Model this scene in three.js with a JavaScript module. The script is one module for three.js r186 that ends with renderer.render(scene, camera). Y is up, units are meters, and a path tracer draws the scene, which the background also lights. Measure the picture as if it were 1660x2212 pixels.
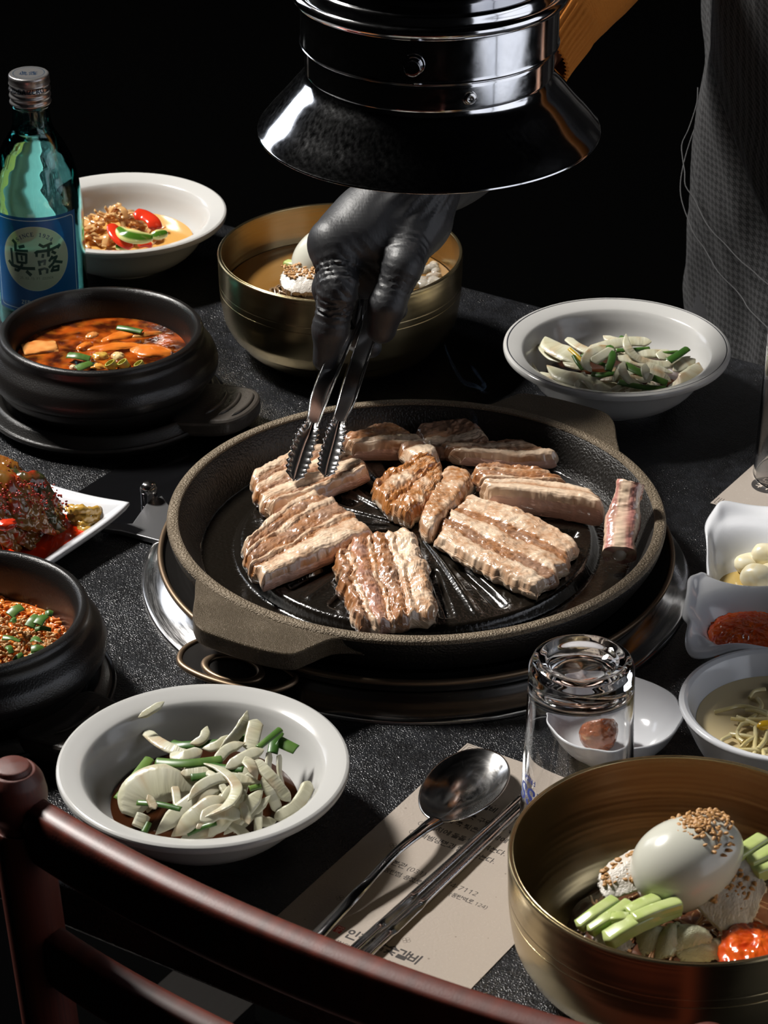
import * as THREE from 'three';
import { ImprovedNoise } from 'three/addons/math/ImprovedNoise.js';
import { MarchingCubes } from 'three/addons/objects/MarchingCubes.js';
import { RoundedBoxGeometry } from 'three/addons/geometries/RoundedBoxGeometry.js';
import { mergeGeometries, mergeVertices } from 'three/addons/utils/BufferGeometryUtils.js';
import { RectAreaLightUniformsLib } from 'three/addons/lights/RectAreaLightUniformsLib.js';

// ---------- camera, lights, exposure (metres; the table top is at TOP) ----------
const TOP = 0.75;
const scene = new THREE.Scene();
scene.background = new THREE.Color(0x000000);
const camera = new THREE.PerspectiveCamera(20.23, 1660 / 2212, 0.05, 30);
camera.position.set(-0.0207, TOP + 0.9388, 1.5979);
camera.rotation.x = -29 * Math.PI / 180;
camera.focus = 1.8;
camera.userData.fStop = 30;
RectAreaLightUniformsLib.init();
const renderer = new THREE.WebGLRenderer({ antialias: true });
renderer.toneMapping = THREE.LinearToneMapping;
renderer.toneMappingExposure = 1.0;
renderer.shadowMap.enabled = true;

// key: an unseen square studio softbox behind and beside the table; daylight: two tall windows far to the sides, seen as reflections
const KEY = { at: [-1.82, TOP + 2.60, -1.20], to: [0, TOP, 0.02], size: 0.51, power: 285, color: 0xfffbf5 };
const WINDOWS = [
  { at: [-3.25, 2.45, -3.00], to: [0, 1.06, 0], w: 1.7, h: 1.9, power: 3.0, color: 0xeef4ff },
  { at: [2.55, 1.30, 1.05], to: [0, 1.30, 0], w: 3.2, h: 2.5, power: 0.52, color: 0xe6eeff },
];
function areaLight(d, w, h) {
  const l = new THREE.RectAreaLight(d.color, d.power, w, h);
  l.position.set(...d.at); l.lookAt(...d.to); scene.add(l); return l;
}
areaLight(KEY, KEY.size, KEY.size);
for (const d of WINDOWS) areaLight(d, d.w, d.h);

// ---------- helpers ----------
const V = (x, y, z) => new THREE.Vector3(x, y, z), V2 = (x, y) => new THREE.Vector2(x, y);
let seed = 7;
const rnd = () => { seed = (seed * 1664525 + 1013904223) >>> 0; return seed / 4294967296; };
const rr = (a, b) => a + (b - a) * rnd();
const noiser = new ImprovedNoise();
const n3 = (x, y, z) => noiser.noise(x, y, z);
const fbm = (x, y, z) => n3(x, y, z) * 0.6 + n3(x * 2.1, y * 2.1, z * 2.1 + 5) * 0.3 + n3(x * 4.3, y * 4.3, z * 4.3 + 9) * 0.15;
const clamp = (x, a = 0, b = 1) => Math.max(a, Math.min(b, x));
const sstep = (a, b, x) => { const t = clamp((x - a) / (b - a)); return t * t * (3 - 2 * t); };
const lerp = (a, b, t) => a + (b - a) * t;
const mix3 = (a, b, t) => [lerp(a[0], b[0], t), lerp(a[1], b[1], t), lerp(a[2], b[2], t)];
const used = new Map();
function numbered(name) {
  const k = used.get(name) ?? 0; used.set(name, k + 1);
  return k ? `${name}_${String(k).padStart(3, '0')}` : name;
}
function tag(o, label, category, group) {
  o.userData.label = label; o.userData.category = category; if (group) o.userData.group = group; return o;
}
function thing(name, label, category, at = [0, 0, 0], turn = 0, group) {
  const o = new THREE.Group(); o.name = numbered(name); scene.add(o);
  o.position.set(at[0], TOP + at[1], at[2]); o.rotation.y = turn;
  return tag(o, label, category, group);
}
function part(name, geo, mat, parent, label) {
  const m = new THREE.Mesh(geo, mat); m.name = name; m.castShadow = m.receiveShadow = true; parent.add(m);
  if (label) m.userData.label = label;
  return m;
}
function solo(name, geo, mat, label, category, at = [0, 0, 0], turn = 0, group) {
  const m = new THREE.Mesh(geo, mat); m.name = numbered(name); m.castShadow = m.receiveShadow = true; scene.add(m);
  m.position.set(at[0], TOP + at[1], at[2]); m.rotation.y = turn;
  return tag(m, label, category, group);
}
function struct(name, geo, mat, at = [0, 0, 0]) {
  const m = new THREE.Mesh(geo, mat); m.name = numbered(name); m.castShadow = m.receiveShadow = true; m.position.set(...at);
  m.userData.kind = 'structure'; scene.add(m); return m;
}
function copyOf(o, at, turn, label, group) {
  const c = o.clone(); c.name = numbered(o.name.replace(/_\d{3}$/, '')); scene.add(c);
  c.position.set(at[0], TOP + at[1], at[2]); c.rotation.y = turn;
  c.userData = { ...o.userData }; if (label) c.userData.label = label; if (group) c.userData.group = group;
  return c;
}
const smooth = (pts, n = 60, t = 0.5) => new THREE.CatmullRomCurve3(pts.map(p => V(p[0], p[1], 0)), false, 'catmullrom', t).getPoints(n).map(p => V2(Math.max(p.x, 0), p.y));
const lathe = (pts, seg = 96) => new THREE.LatheGeometry(pts.map(p => p.isVector2 ? p : V2(p[0], p[1])), seg);
function uvScale(g, su, sv) { const a = g.attributes.uv; for (let i = 0; i < a.count; i++) a.setXY(i, a.getX(i) * su, a.getY(i) * sv); return g; }
function planarUV(g, k = 1) {
  const p = g.attributes.position, a = new Float32Array(p.count * 2);
  for (let i = 0; i < p.count; i++) { a[2 * i] = (p.getX(i) + 0.37 * p.getY(i)) * k; a[2 * i + 1] = (p.getZ(i) + 0.81 * p.getY(i)) * k; }
  g.setAttribute('uv', new THREE.BufferAttribute(a, 2)); return g;
}
// strip or rod swept along a smooth line: width w, thickness t (metres), scaled by taper(s); cup bends the section, twist turns it
function sweep(pts, { w = 0.006, t = 0.003, n = 20, m = 10, up = [0, 1, 0], taper = () => 1, twist = 0, cup = 0, sq = 1, closed = false } = {}) {
  const curve = new THREE.CatmullRomCurve3(pts.map(p => V(...p)), closed, 'centripetal');
  const P = [], uv = [], idx = [], len = curve.getLength(), U = V(...up), bend = [];
  for (let i = 0; i <= n; i++) {
    const s = i / n, c = curve.getPointAt(s), T = curve.getTangentAt(s);
    const side = V(0, 0, 0).crossVectors(T, U).normalize(), nrm = V(0, 0, 0).crossVectors(side, T).normalize();
    const tw = typeof twist === 'function' ? twist(s) : twist * s, k = Math.max(taper(s), 0.02);
    const a = side.clone().multiplyScalar(Math.cos(tw)).addScaledVector(nrm, Math.sin(tw)), b = nrm.clone().multiplyScalar(Math.cos(tw)).addScaledVector(side, -Math.sin(tw));
    for (let j = 0; j <= m; j++) {
      const th = j / m * Math.PI * 2, cx = Math.sign(Math.cos(th)) * Math.abs(Math.cos(th)) ** sq, sy = Math.sign(Math.sin(th)) * Math.abs(Math.sin(th)) ** sq;
      const q = c.clone().addScaledVector(a, cx * w / 2 * k).addScaledVector(b, sy * t / 2 * Math.sqrt(k) + cup * cx * cx * k);
      P.push(q.x, q.y, q.z); uv.push(s * len, j / m * (w + t));
    }
  }
  const R = m + 1;
  for (let i = 0; i < n; i++) for (let j = 0; j < m; j++) { const a = i * R + j; idx.push(a, a + 1, a + R, a + 1, a + R + 1, a + R); }
  for (const [i, f] of [[0, 1], [n, 0]]) {
    if (closed) break;
    const c = P.length / 3; let x = 0, y = 0, z = 0;
    for (let j = 0; j < m; j++) { x += P[3 * (i * R + j)]; y += P[3 * (i * R + j) + 1]; z += P[3 * (i * R + j) + 2]; }
    P.push(x / m, y / m, z / m); uv.push(i / n * len, 0);
    for (let j = 0; j < m; j++) { const a = i * R + j; f ? idx.push(c, a + 1, a) : idx.push(c, a, a + 1); }
  }
  const g = new THREE.BufferGeometry();
  g.setAttribute('position', new THREE.Float32BufferAttribute(P, 3)); g.setAttribute('uv', new THREE.Float32BufferAttribute(uv, 2)); g.setIndex(idx);
  g.computeVertexNormals(); return g;
}
const rod = (pts, r, o = {}) => sweep(pts, { w: 2 * r, t: 2 * r, ...o });
const ends = (a = 0.15, p = 0.6) => s => Math.min(1, Math.max(0.02, Math.min(s, 1 - s) / a)) ** p;
const moon = (p = 0.7) => s => Math.sin(Math.PI * (0.04 + 0.92 * s)) ** p;
function paint(g, fn) {
  const p = g.attributes.position, c = new Float32Array(p.count * 3);
  for (let i = 0; i < p.count; i++) { const q = fn(p.getX(i), p.getY(i), p.getZ(i), i); c[3 * i] = q[0]; c[3 * i + 1] = q[1]; c[3 * i + 2] = q[2]; }
  g.setAttribute('color', new THREE.BufferAttribute(c, 3)); return g;
}
function deform(g, fn) {
  const p = g.attributes.position; for (let i = 0; i < p.count; i++) { const q = fn(p.getX(i), p.getY(i), p.getZ(i)); p.setXYZ(i, q[0], q[1], q[2]); }
  g.computeVertexNormals(); return g;
}
// a bumpy lump: a sphere of n rings squeezed to radii r and dented by noise
function lump(r, bumps = 0.15, freq = 3, n = 18, sd = rnd() * 50) {
  const g = mergeVertices(new THREE.SphereGeometry(1, n * 2, n).deleteAttribute('uv').deleteAttribute('normal'));
  return deform(g, (x, y, z) => { const k = 1 + bumps * fbm(x * freq + sd, y * freq, z * freq); return [x * r[0] * k, y * r[1] * k, z * r[2] * k]; });
}
function weld(g) { g.deleteAttribute('uv'); g.deleteAttribute('normal'); g = mergeVertices(g, 1e-7); g.computeVertexNormals(); return g; }
function shapeOf(pts) { const s = new THREE.Shape(); pts.forEach((p, i) => i ? s.lineTo(p[0], p[1]) : s.moveTo(p[0], p[1])); s.closePath(); return s; }
// an outline in the plane (x, z), smoothed, extruded upwards from y0 to y1 with a soft edge
function plate(outline, y0, y1, bevel = 0.001, n = 80, closedCurve = true) {
  const c = closedCurve ? new THREE.CatmullRomCurve3(outline.map(p => V(p[0], p[1], 0)), true, 'centripetal').getPoints(n).slice(0, -1).map(p => [p.x, p.y]) : outline;
  const g = new THREE.ExtrudeGeometry(shapeOf(c.map(p => [p[0], -p[1]])), { depth: y1 - y0 - 2 * bevel, bevelEnabled: true, bevelSize: bevel, bevelThickness: bevel, bevelOffset: -bevel, bevelSegments: 3 });
  g.rotateX(-Math.PI / 2); g.translate(0, y0 + bevel, 0); return g;
}
const shift = (g, x, y, z) => g.translate(x, y, z);

// ---------- textures ----------
function tile(size, fn) { // fn(u, v) tiles over 0..1 when it uses ring noise below
  const d = new Uint8Array(size * size * 4);
  for (let y = 0; y < size; y++) for (let x = 0; x < size; x++) {
    const c = fn((x + 0.5) / size, (y + 0.5) / size), i = 4 * (y * size + x), a = Array.isArray(c) ? c : [c, c, c];
    d[i] = clamp(a[0]) * 255; d[i + 1] = clamp(a[1]) * 255; d[i + 2] = clamp(a[2]) * 255; d[i + 3] = 255;
  }
  const t = new THREE.DataTexture(d, size, size); t.wrapS = t.wrapT = THREE.RepeatWrapping; t.magFilter = THREE.LinearFilter; t.minFilter = THREE.LinearMipmapLinearFilter; t.generateMipmaps = true; t.needsUpdate = true;
  return t;
}
function ring(u, v, k, sd = 0, kv = k) { // noise that repeats over the unit square (cells: k)
  const w = (x, y) => n3(x * k + sd, y * kv + sd * 1.7, sd * 3.1);
  const a = sstep(0, 1, u), b = sstep(0, 1, v);
  return lerp(lerp(w(u, v), w(u - 1, v), a), lerp(w(u, v - 1), w(u - 1, v - 1), a), b);
}
const ringF = (u, v, k, sd) => 0.5 + 0.55 * ring(u, v, k, sd) + 0.3 * ring(u, v, k * 2, sd + 3) + 0.2 * ring(u, v, k * 4, sd + 7);
const rep = (t, u, v = u) => { const c = t.clone(); c.repeat.set(u, v); c.needsUpdate = true; return c; };
const srgb = t => { t.colorSpace = THREE.SRGBColorSpace; return t; };
const TX = {
  grit: tile(512, (u, v) => ringF(u, v, 48, 1)),
  leather: tile(512, (u, v) => { const a = Math.abs(ring(u, v, 40, 2)), b = Math.abs(ring(u, v, 80, 4)); return 0.9 - 1.1 * Math.max(0, 0.35 - a) - 0.7 * Math.max(0, 0.3 - b) + 0.2 * ring(u, v, 12, 6); }),
  soft: tile(256, (u, v) => ringF(u, v, 6, 9)),
  fiber: tile(512, (u, v) => 0.5 + 0.35 * ring(u, v, 9, 11) + 0.45 * ring(u, v, 8, 13, 56) + 0.25 * ring(u, v, 40, 15)),
  brushed: tile(512, (u, v) => 0.5 + 0.5 * n3(Math.cos(u * 6.2832) * 1.2, Math.sin(u * 6.2832) * 1.2, v * 170) * (0.6 + 0.4 * Math.sin(v * 6.2832))),
  weave: tile(256, (u, v) => { const k = 8, a = u * k, b = v * k, i = Math.floor(a), j = Math.floor(b), f = a - i, g = b - j; const over = (i + j) % 2 === 0; return over ? 0.35 + 0.65 * Math.sin(Math.PI * f) * Math.min(1, 3 * Math.sin(Math.PI * g)) : 0.12 * Math.sin(Math.PI * g); }),
  scratch: tile(1024, (() => {
    const L = []; for (let i = 0; i < 260; i++) L.push([rnd(), rnd(), rr(-1, 1) * 0.12, rr(-1, 1) * 0.12, rr(0.2, 1)]);
    const S = new Float32Array(1024 * 1024);
    for (const [x, y, dx, dy, k] of L) for (let s = 0; s <= 1; s += 0.004) { const px = Math.floor(((x + dx * s + 1) % 1) * 1024), py = Math.floor(((y + dy * s + 1) % 1) * 1024); S[py * 1024 + px] = Math.max(S[py * 1024 + px], k); }
    return (u, v) => 0.2 + 0.25 * clamp(ringF(u, v, 10, 21)) + 0.22 * S[Math.floor(v * 1024) * 1024 + Math.floor(u * 1024)];
  })()),
};
function mat(color, roughness, o = {}) {
  const m = new THREE.MeshPhysicalMaterial({ roughness, ...o });
  Array.isArray(color) ? m.color.setRGB(...color) : m.color.set(color); return m;
}

// ---------- materials (real-world base colours, linear) ----------
const M = {
  wall: mat([0.002, 0.002, 0.0022], 1, { specularIntensity: 0 }), floor: mat([0.0012, 0.0012, 0.0012], 1, { specularIntensity: 0, bumpMap: rep(TX.grit, 8), bumpScale: 0.001 }),
  laminate: mat([1, 1, 1], 0.32, { map: srgb(tile(1024, (u, v) => { const a = clamp(ringF(u, v, 14, 31)), b = clamp(ringF(u, v, 50, 33)), c = Math.max(0, a * 0.6 + b * 0.6 - 0.42); return [0.045 + 0.16 * c, 0.047 + 0.165 * c, 0.054 + 0.18 * c]; })), bumpMap: rep(TX.leather, 4.6), bumpScale: 0.0005, roughnessMap: null }),
  laminateEdge: mat([0.012, 0.012, 0.013], 0.5),
  ironEar: mat([0.085, 0.062, 0.036], 0.46, { metalness: 0.4, bumpMap: rep(TX.leather, 1.3), bumpScale: 0.0009 }),
  iron: mat([0.014, 0.012, 0.010], 0.42, { metalness: 0.25, bumpMap: TX.grit, bumpScale: 0.0006 }),
  ironOily: mat([0.009, 0.007, 0.005], 0.2, { metalness: 0.2, bumpMap: rep(TX.grit, 1), bumpScale: 0.0003, clearcoat: 0.5, clearcoatRoughness: 0.12 }),
  ironRim: mat([0.15, 0.115, 0.075], 0.5, { metalness: 0.35, bumpMap: TX.grit, bumpScale: 0.0011 }),
  chrome: mat([0.74, 0.74, 0.75], 0.3, { metalness: 1, roughnessMap: rep(TX.scratch, 7, 2) }),
  bracket: mat([0.40, 0.40, 0.41], 0.34, { metalness: 1, roughnessMap: null }),
  chromeDark: mat([0.42, 0.42, 0.44], 0.09, { metalness: 1 }),
  steel: mat([0.60, 0.59, 0.58], 0.5, { metalness: 1, roughnessMap: rep(TX.scratch, 6, 6) }),
  blackSteel: mat([0.035, 0.032, 0.030], 0.3, { metalness: 0.7, bumpMap: TX.soft, bumpScale: 0.0004 }),
  worn: mat([0.20, 0.14, 0.09], 0.42, { metalness: 0.9 }),
  brass: mat([0.50, 0.40, 0.225], 0.25, { metalness: 1, bumpMap: rep(TX.brushed, 1, 1), bumpScale: 0.00012 }),
  porcelain: mat([0.57, 0.58, 0.605], 0.12), cream: mat([0.44, 0.435, 0.42], 0.16),
  clay: mat([0.008, 0.007, 0.0065], 0.3, { bumpMap: rep(TX.grit, 9, 3), bumpScale: 0.00012 }),
  melamine: mat([0.014, 0.013, 0.012], 0.34, { bumpMap: rep(TX.grit, 8, 2), bumpScale: 0.00012 }),
  tray: mat([0.05, 0.043, 0.037], 0.3, { bumpMap: rep(TX.soft, 20), bumpScale: 0.0002 }),
  panel: mat([0.004, 0.004, 0.0045], 0.12),
  glass: mat([1, 1, 1], 0.0, { transmission: 1, thickness: 0.01, ior: 1.5 }),
  glassTeal: mat([1, 1, 1], 0.0, { transmission: 1, thickness: 0.01, ior: 1.5, attenuationColor: new THREE.Color(0.10, 0.62, 0.60), attenuationDistance: 0.011 }),
  clearSpirit: mat([1, 1, 1], 0.0, { transmission: 1, thickness: 0.05, ior: 1.34, attenuationColor: new THREE.Color(0.6, 0.95, 0.93), attenuationDistance: 0.09 }),
  capMetal: mat([0.66, 0.66, 0.67], 0.3, { metalness: 0.9 }),
  wood: mat([1, 1, 1], 0.5, { map: srgb(tile(512, (u, v) => { const a = 0.5 + 0.5 * ring(u, v * 0.12 + 0.3, 30, 41), k = 0.25 + 0.25 * a; return [0.86 * k, 0.33 * k, 0.20 * k]; })), clearcoat: 0.15, clearcoatRoughness: 0.3, bumpMap: rep(TX.grit, 3), bumpScale: 0.00004 }),
  rubber: mat([0.014, 0.0145, 0.0165], 0.5, { bumpMap: rep(TX.grit, 1), bumpScale: 0.00012, sheen: 0.12 }),
  knit: mat([0.52, 0.17, 0.014], 0.85, { bumpMap: TX.weave, bumpScale: 0.0003, sheen: 0.4 }),
  apron: mat([1, 1, 1], 0.85, { map: srgb(rep(tile(64, (u, v) => { const i = Math.floor(u * 8), j = Math.floor(v * 8), on = ((i >> 2) + (j >> 2)) % 2 ? ((i + j) % 4 < 2) : ((i >> 2) % 2 === 0); const k = on ? 0.20 : 0.035; return [k, k, k * 1.03]; }), 1)), bumpMap: null }),
  cloth: mat([0.012, 0.012, 0.014], 0.9), skin: mat([0.46, 0.25, 0.17], 0.5), hair: mat([0.012, 0.010, 0.009], 0.5),
  shade: mat([0.02, 0.02, 0.02], 0.6),
};
const vc = (rough, o = {}) => mat([1, 1, 1], rough, { vertexColors: true, ...o });
const F = {
  meat: vc(0.3, { clearcoat: 1, clearcoatRoughness: 0.09, bumpMap: rep(TX.fiber, 16, 16), bumpScale: 0.0006, specularIntensity: 0.9 }),
  onion: vc(0.36, { clearcoat: 0.12, clearcoatRoughness: 0.15, transmission: 0.22, thickness: 0, bumpMap: rep(TX.soft, 40), bumpScale: 0.0004 }),
  chive: vc(0.36, { side: THREE.DoubleSide }),
  soy: mat([0.030, 0.010, 0.004], 0.05), soup: vc(0.06, { bumpMap: rep(TX.soft, 20), bumpScale: 0.0004 }),
  wet: vc(0.2, { clearcoat: 0.5, clearcoatRoughness: 0.1 }),
  egg: mat([0.53, 0.525, 0.45], 0.22, { clearcoat: 0.3, clearcoatRoughness: 0.15 }),
  radish: vc(0.35, { bumpMap: rep(TX.grit, 10), bumpScale: 0.0004, transmission: 0.15, thickness: 0 }),
  sesame: mat([0.42, 0.22, 0.075], 0.5), chili: mat([0.27, 0.016, 0.006], 0.22, { clearcoat: 0.5, clearcoatRoughness: 0.1 }),
  noodle: mat([0.20, 0.12, 0.06], 0.18, { clearcoat: 0.4 }), ice: mat([0.8, 0.76, 0.68], 0.1, { transmission: 0.7, thickness: 0.01, ior: 1.31 }),
};

// ---------- the room ----------
const slab = (w, h, d) => new THREE.BoxGeometry(w, h, d);
struct('floor', slab(7.2, 0.1, 8.2), M.floor, [0, -0.05, -0.5]);
struct('ceiling', slab(7.2, 0.1, 8.2), M.wall, [0, 3.75, -0.5]);
struct('wall_back', slab(7.2, 3.7, 0.1), M.wall, [0, 1.85, -4.55]);
struct('wall_front', slab(7.2, 3.7, 0.1), M.wall, [0, 1.85, 3.55]);
struct('wall_left', slab(0.1, 3.7, 8), M.wall, [-3.55, 1.85, -0.5]);
struct('wall_right', slab(0.1, 3.7, 8), M.wall, [3.55, 1.85, -0.5]);

{ // the table: turned so that its long edges run away to the lower side
  const A = -32.5 * Math.PI / 180;
  const t = thing('dining_table', 'black speckled laminate restaurant table under all the dishes', 'table', [0, 0, 0], A);
  const top = new RoundedBoxGeometry(1.5, 0.034, 0.79, 4, 0.005); top.translate(0.12, -0.017, -0.019);
  planarUV(top, 3.2);
  part('tabletop', top, M.laminate, t);
  for (const s of [-0.42, 0.66]) {
    const leg = mergeGeometries([shift(slab(0.07, 0.69, 0.07), s, -0.38, -0.02), shift(slab(0.09, 0.025, 0.62), s, -0.7375, -0.02)]);
    part('leg', leg, M.blackSteel, t);
  }
}
{ // key lamp: unseen studio softbox, placed by the direction of the shadows
  const g = new THREE.Group(); g.name = 'studio_softbox'; tag(g, 'square studio softbox with a black housing high beside the table, out of the picture', 'lamp');
  g.position.set(...KEY.at); g.lookAt(...KEY.to); scene.add(g);
  const s = KEY.size + 0.03, glow = mat([0.8, 0.8, 0.8], 0.6, { emissive: new THREE.Color(KEY.color), emissiveIntensity: 2 });
  part('housing', mergeGeometries([shift(slab(s, s, 0.06), 0, 0, -0.05), ...[-1, 1].flatMap(k => [shift(slab(0.012, s, 0.03), k * s / 2, 0, -0.01), shift(slab(s, 0.012, 0.03), 0, k * s / 2, -0.01)])]), M.shade, g);
  part('diffuser', shift(slab(KEY.size, KEY.size, 0.006), 0, 0, -0.012), glow, g);
}
WINDOWS.forEach((d, k) => { // tall windows out of the picture
  const g = new THREE.Group(); g.name = `window_${k + 1}`; g.userData.kind = 'structure'; g.position.set(...d.at); g.lookAt(...d.to); scene.add(g);
  const w = d.w, h = d.h;
  part('window_frame', mergeGeometries([...[-1, 1].flatMap(q => [shift(slab(0.06, h + 0.12, 0.06), q * (w / 2 + 0.03), 0, -0.03), shift(slab(w, 0.06, 0.06), 0, q * (h / 2 + 0.03), -0.03)]), shift(slab(0.05, h, 0.03), w * 0.12, 0, 0.03), shift(slab(w, 0.05, 0.03), 0, h * 0.16, 0.03)]), M.shade, g);
  part('pane', shift(slab(w, h, 0.006), 0, 0, -0.012), mat([0.6, 0.6, 0.6], 0.5, { emissive: new THREE.Color(d.color), emissiveIntensity: 0.4 }), g);
});

// ---------- burner, drip tray, grill pan, hood ----------
const PC = [0, 0, -0.0118];
{
  const b = thing('table_burner', 'polished steel burner ring set in the table under the grill pan', 'burner', PC);
  part('flange', lathe(smooth([[0.1495, 0.003], [0.150, 0.0135], [0.1525, 0.0145], [0.158, 0.0115], [0.168, 0.006], [0.1755, 0.0035], [0.1775, 0.0022], [0.1780, 0.0003]], 60), 160), M.steel, b);
  part('well', lathe([[0.001, 0.0015], [0.148, 0.0015], [0.1493, 0.012], [0.1497, 0.003]], 96), M.blackSteel, b, 'dark basin inside the ring');
  part('burner_crown', lathe(smooth([[0.02, 0.002], [0.022, 0.008], [0.05, 0.009], [0.052, 0.002]], 20), 64), M.iron, b);
  const br = plate([[-0.1687, 0.005, -0.0477], [-0.1951, 0.005, -0.0614], [-0.2102, 0.005, -0.0652], [-0.2081, 0.005, -0.0702], [-0.1885, 0.005, -0.0715], [-0.1807, 0.005, -0.1003], [-0.1714, 0.005, -0.11], [-0.1632, 0.005, -0.0906]].map(p => [p[0] - PC[0], p[2] - PC[2]]), 0.0012, 0.0050, 0.0008, 0, false);
  part('control_panel', plate([[-0.2321, 0, -0.1192], [-0.1835, 0, -0.1905], [-0.1401, 0, -0.2333], [-0.1095, 0, -0.2153], [-0.127, 0, -0.1662], [-0.1698, 0, -0.0615], [-0.2041, 0, -0.0678]].map(p => [p[0] - PC[0], p[2] - PC[2]]), 0.0001, 0.0010, 0.0002, 0, false), M.panel, b, 'glossy black panel beside the ring');
  part('bracket', br, M.bracket, b);
}
{
  const q = [-0.1797, 0, -0.1048];
  const k = thing('control_peg', 'small domed steel peg standing beside the white kimchi plate', 'knob', [q[0], 0, q[2]]);
  part('stem', lathe([[0.0001, 0], [0.0052, 0], [0.0058, 0.002], [0.0058, 0.0115]], 32), M.chromeDark, k);
  part('dome', lathe(smooth([[0.0058, 0.0113], [0.0061, 0.0122], [0.0056, 0.0150], [0.0035, 0.0175], [0.0001, 0.0183]], 20), 32), M.steel, k);
}
const HANDLE = [[-0.1355, 0.0816], [-0.1362, 0.105], [-0.1358, 0.129], [-0.1315, 0.1415], [-0.1150, 0.1540], [-0.0900, 0.1676], [-0.0740, 0.1712], [-0.0640, 0.1640], [-0.0504, 0.1540], [-0.0310, 0.1532], [-0.0520, 0.1462], [-0.0985, 0.1200], [-0.1290, 0.0860]];
{
  const d = thing('drip_tray', 'blackened round drip tray with a worn rolled edge between pan and burner', 'tray', PC);
  part('tray_body', lathe(smooth([[0.1450, 0.0160], [0.1500, 0.0165], [0.1575, 0.0185], [0.1640, 0.0210], [0.1655, 0.0200], [0.1620, 0.0150], [0.1595, 0.0122], [0.1570, 0.0138], [0.1450, 0.0155]], 60), 160), M.blackSteel, d);
  const rim = new THREE.TorusGeometry(0.1648, 0.0020, 12, 180); rim.rotateX(Math.PI / 2); rim.translate(0, 0.0215, 0);
  part('rolled_rim', rim, M.worn, d, 'worn brassy rolled edge');
  for (const s of [1, -1]) {
    const o = [[-0.1250, 0.104], [-0.1420, 0.116], [-0.1445, 0.132], [-0.1330, 0.146], [-0.1080, 0.160], [-0.0880, 0.164], [-0.0740, 0.152], [-0.0800, 0.141]];
    const c = new THREE.CatmullRomCurve3(o.map(p => V(p[0] * s, 0.0155, p[1] * s)), true, 'centripetal');
    const h = part('tab_handle', plate(o.map(p => [p[0] * s, p[1] * s]), 0.0130, 0.0160, 0.0006), M.blackSteel, d);
    part('tab_edge', new THREE.TubeGeometry(c, 90, 0.0021, 10, true), M.worn, h);
    const rg = new THREE.TorusGeometry(0.0125, 0.0018, 10, 40); rg.scale(1.5, 1, 1); rg.rotateX(Math.PI / 2); rg.rotateY(-0.55); rg.translate(-0.112 * s, 0.0165, 0.141 * s);
    part('tab_ring', rg, M.worn, h);
  }
}
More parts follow.
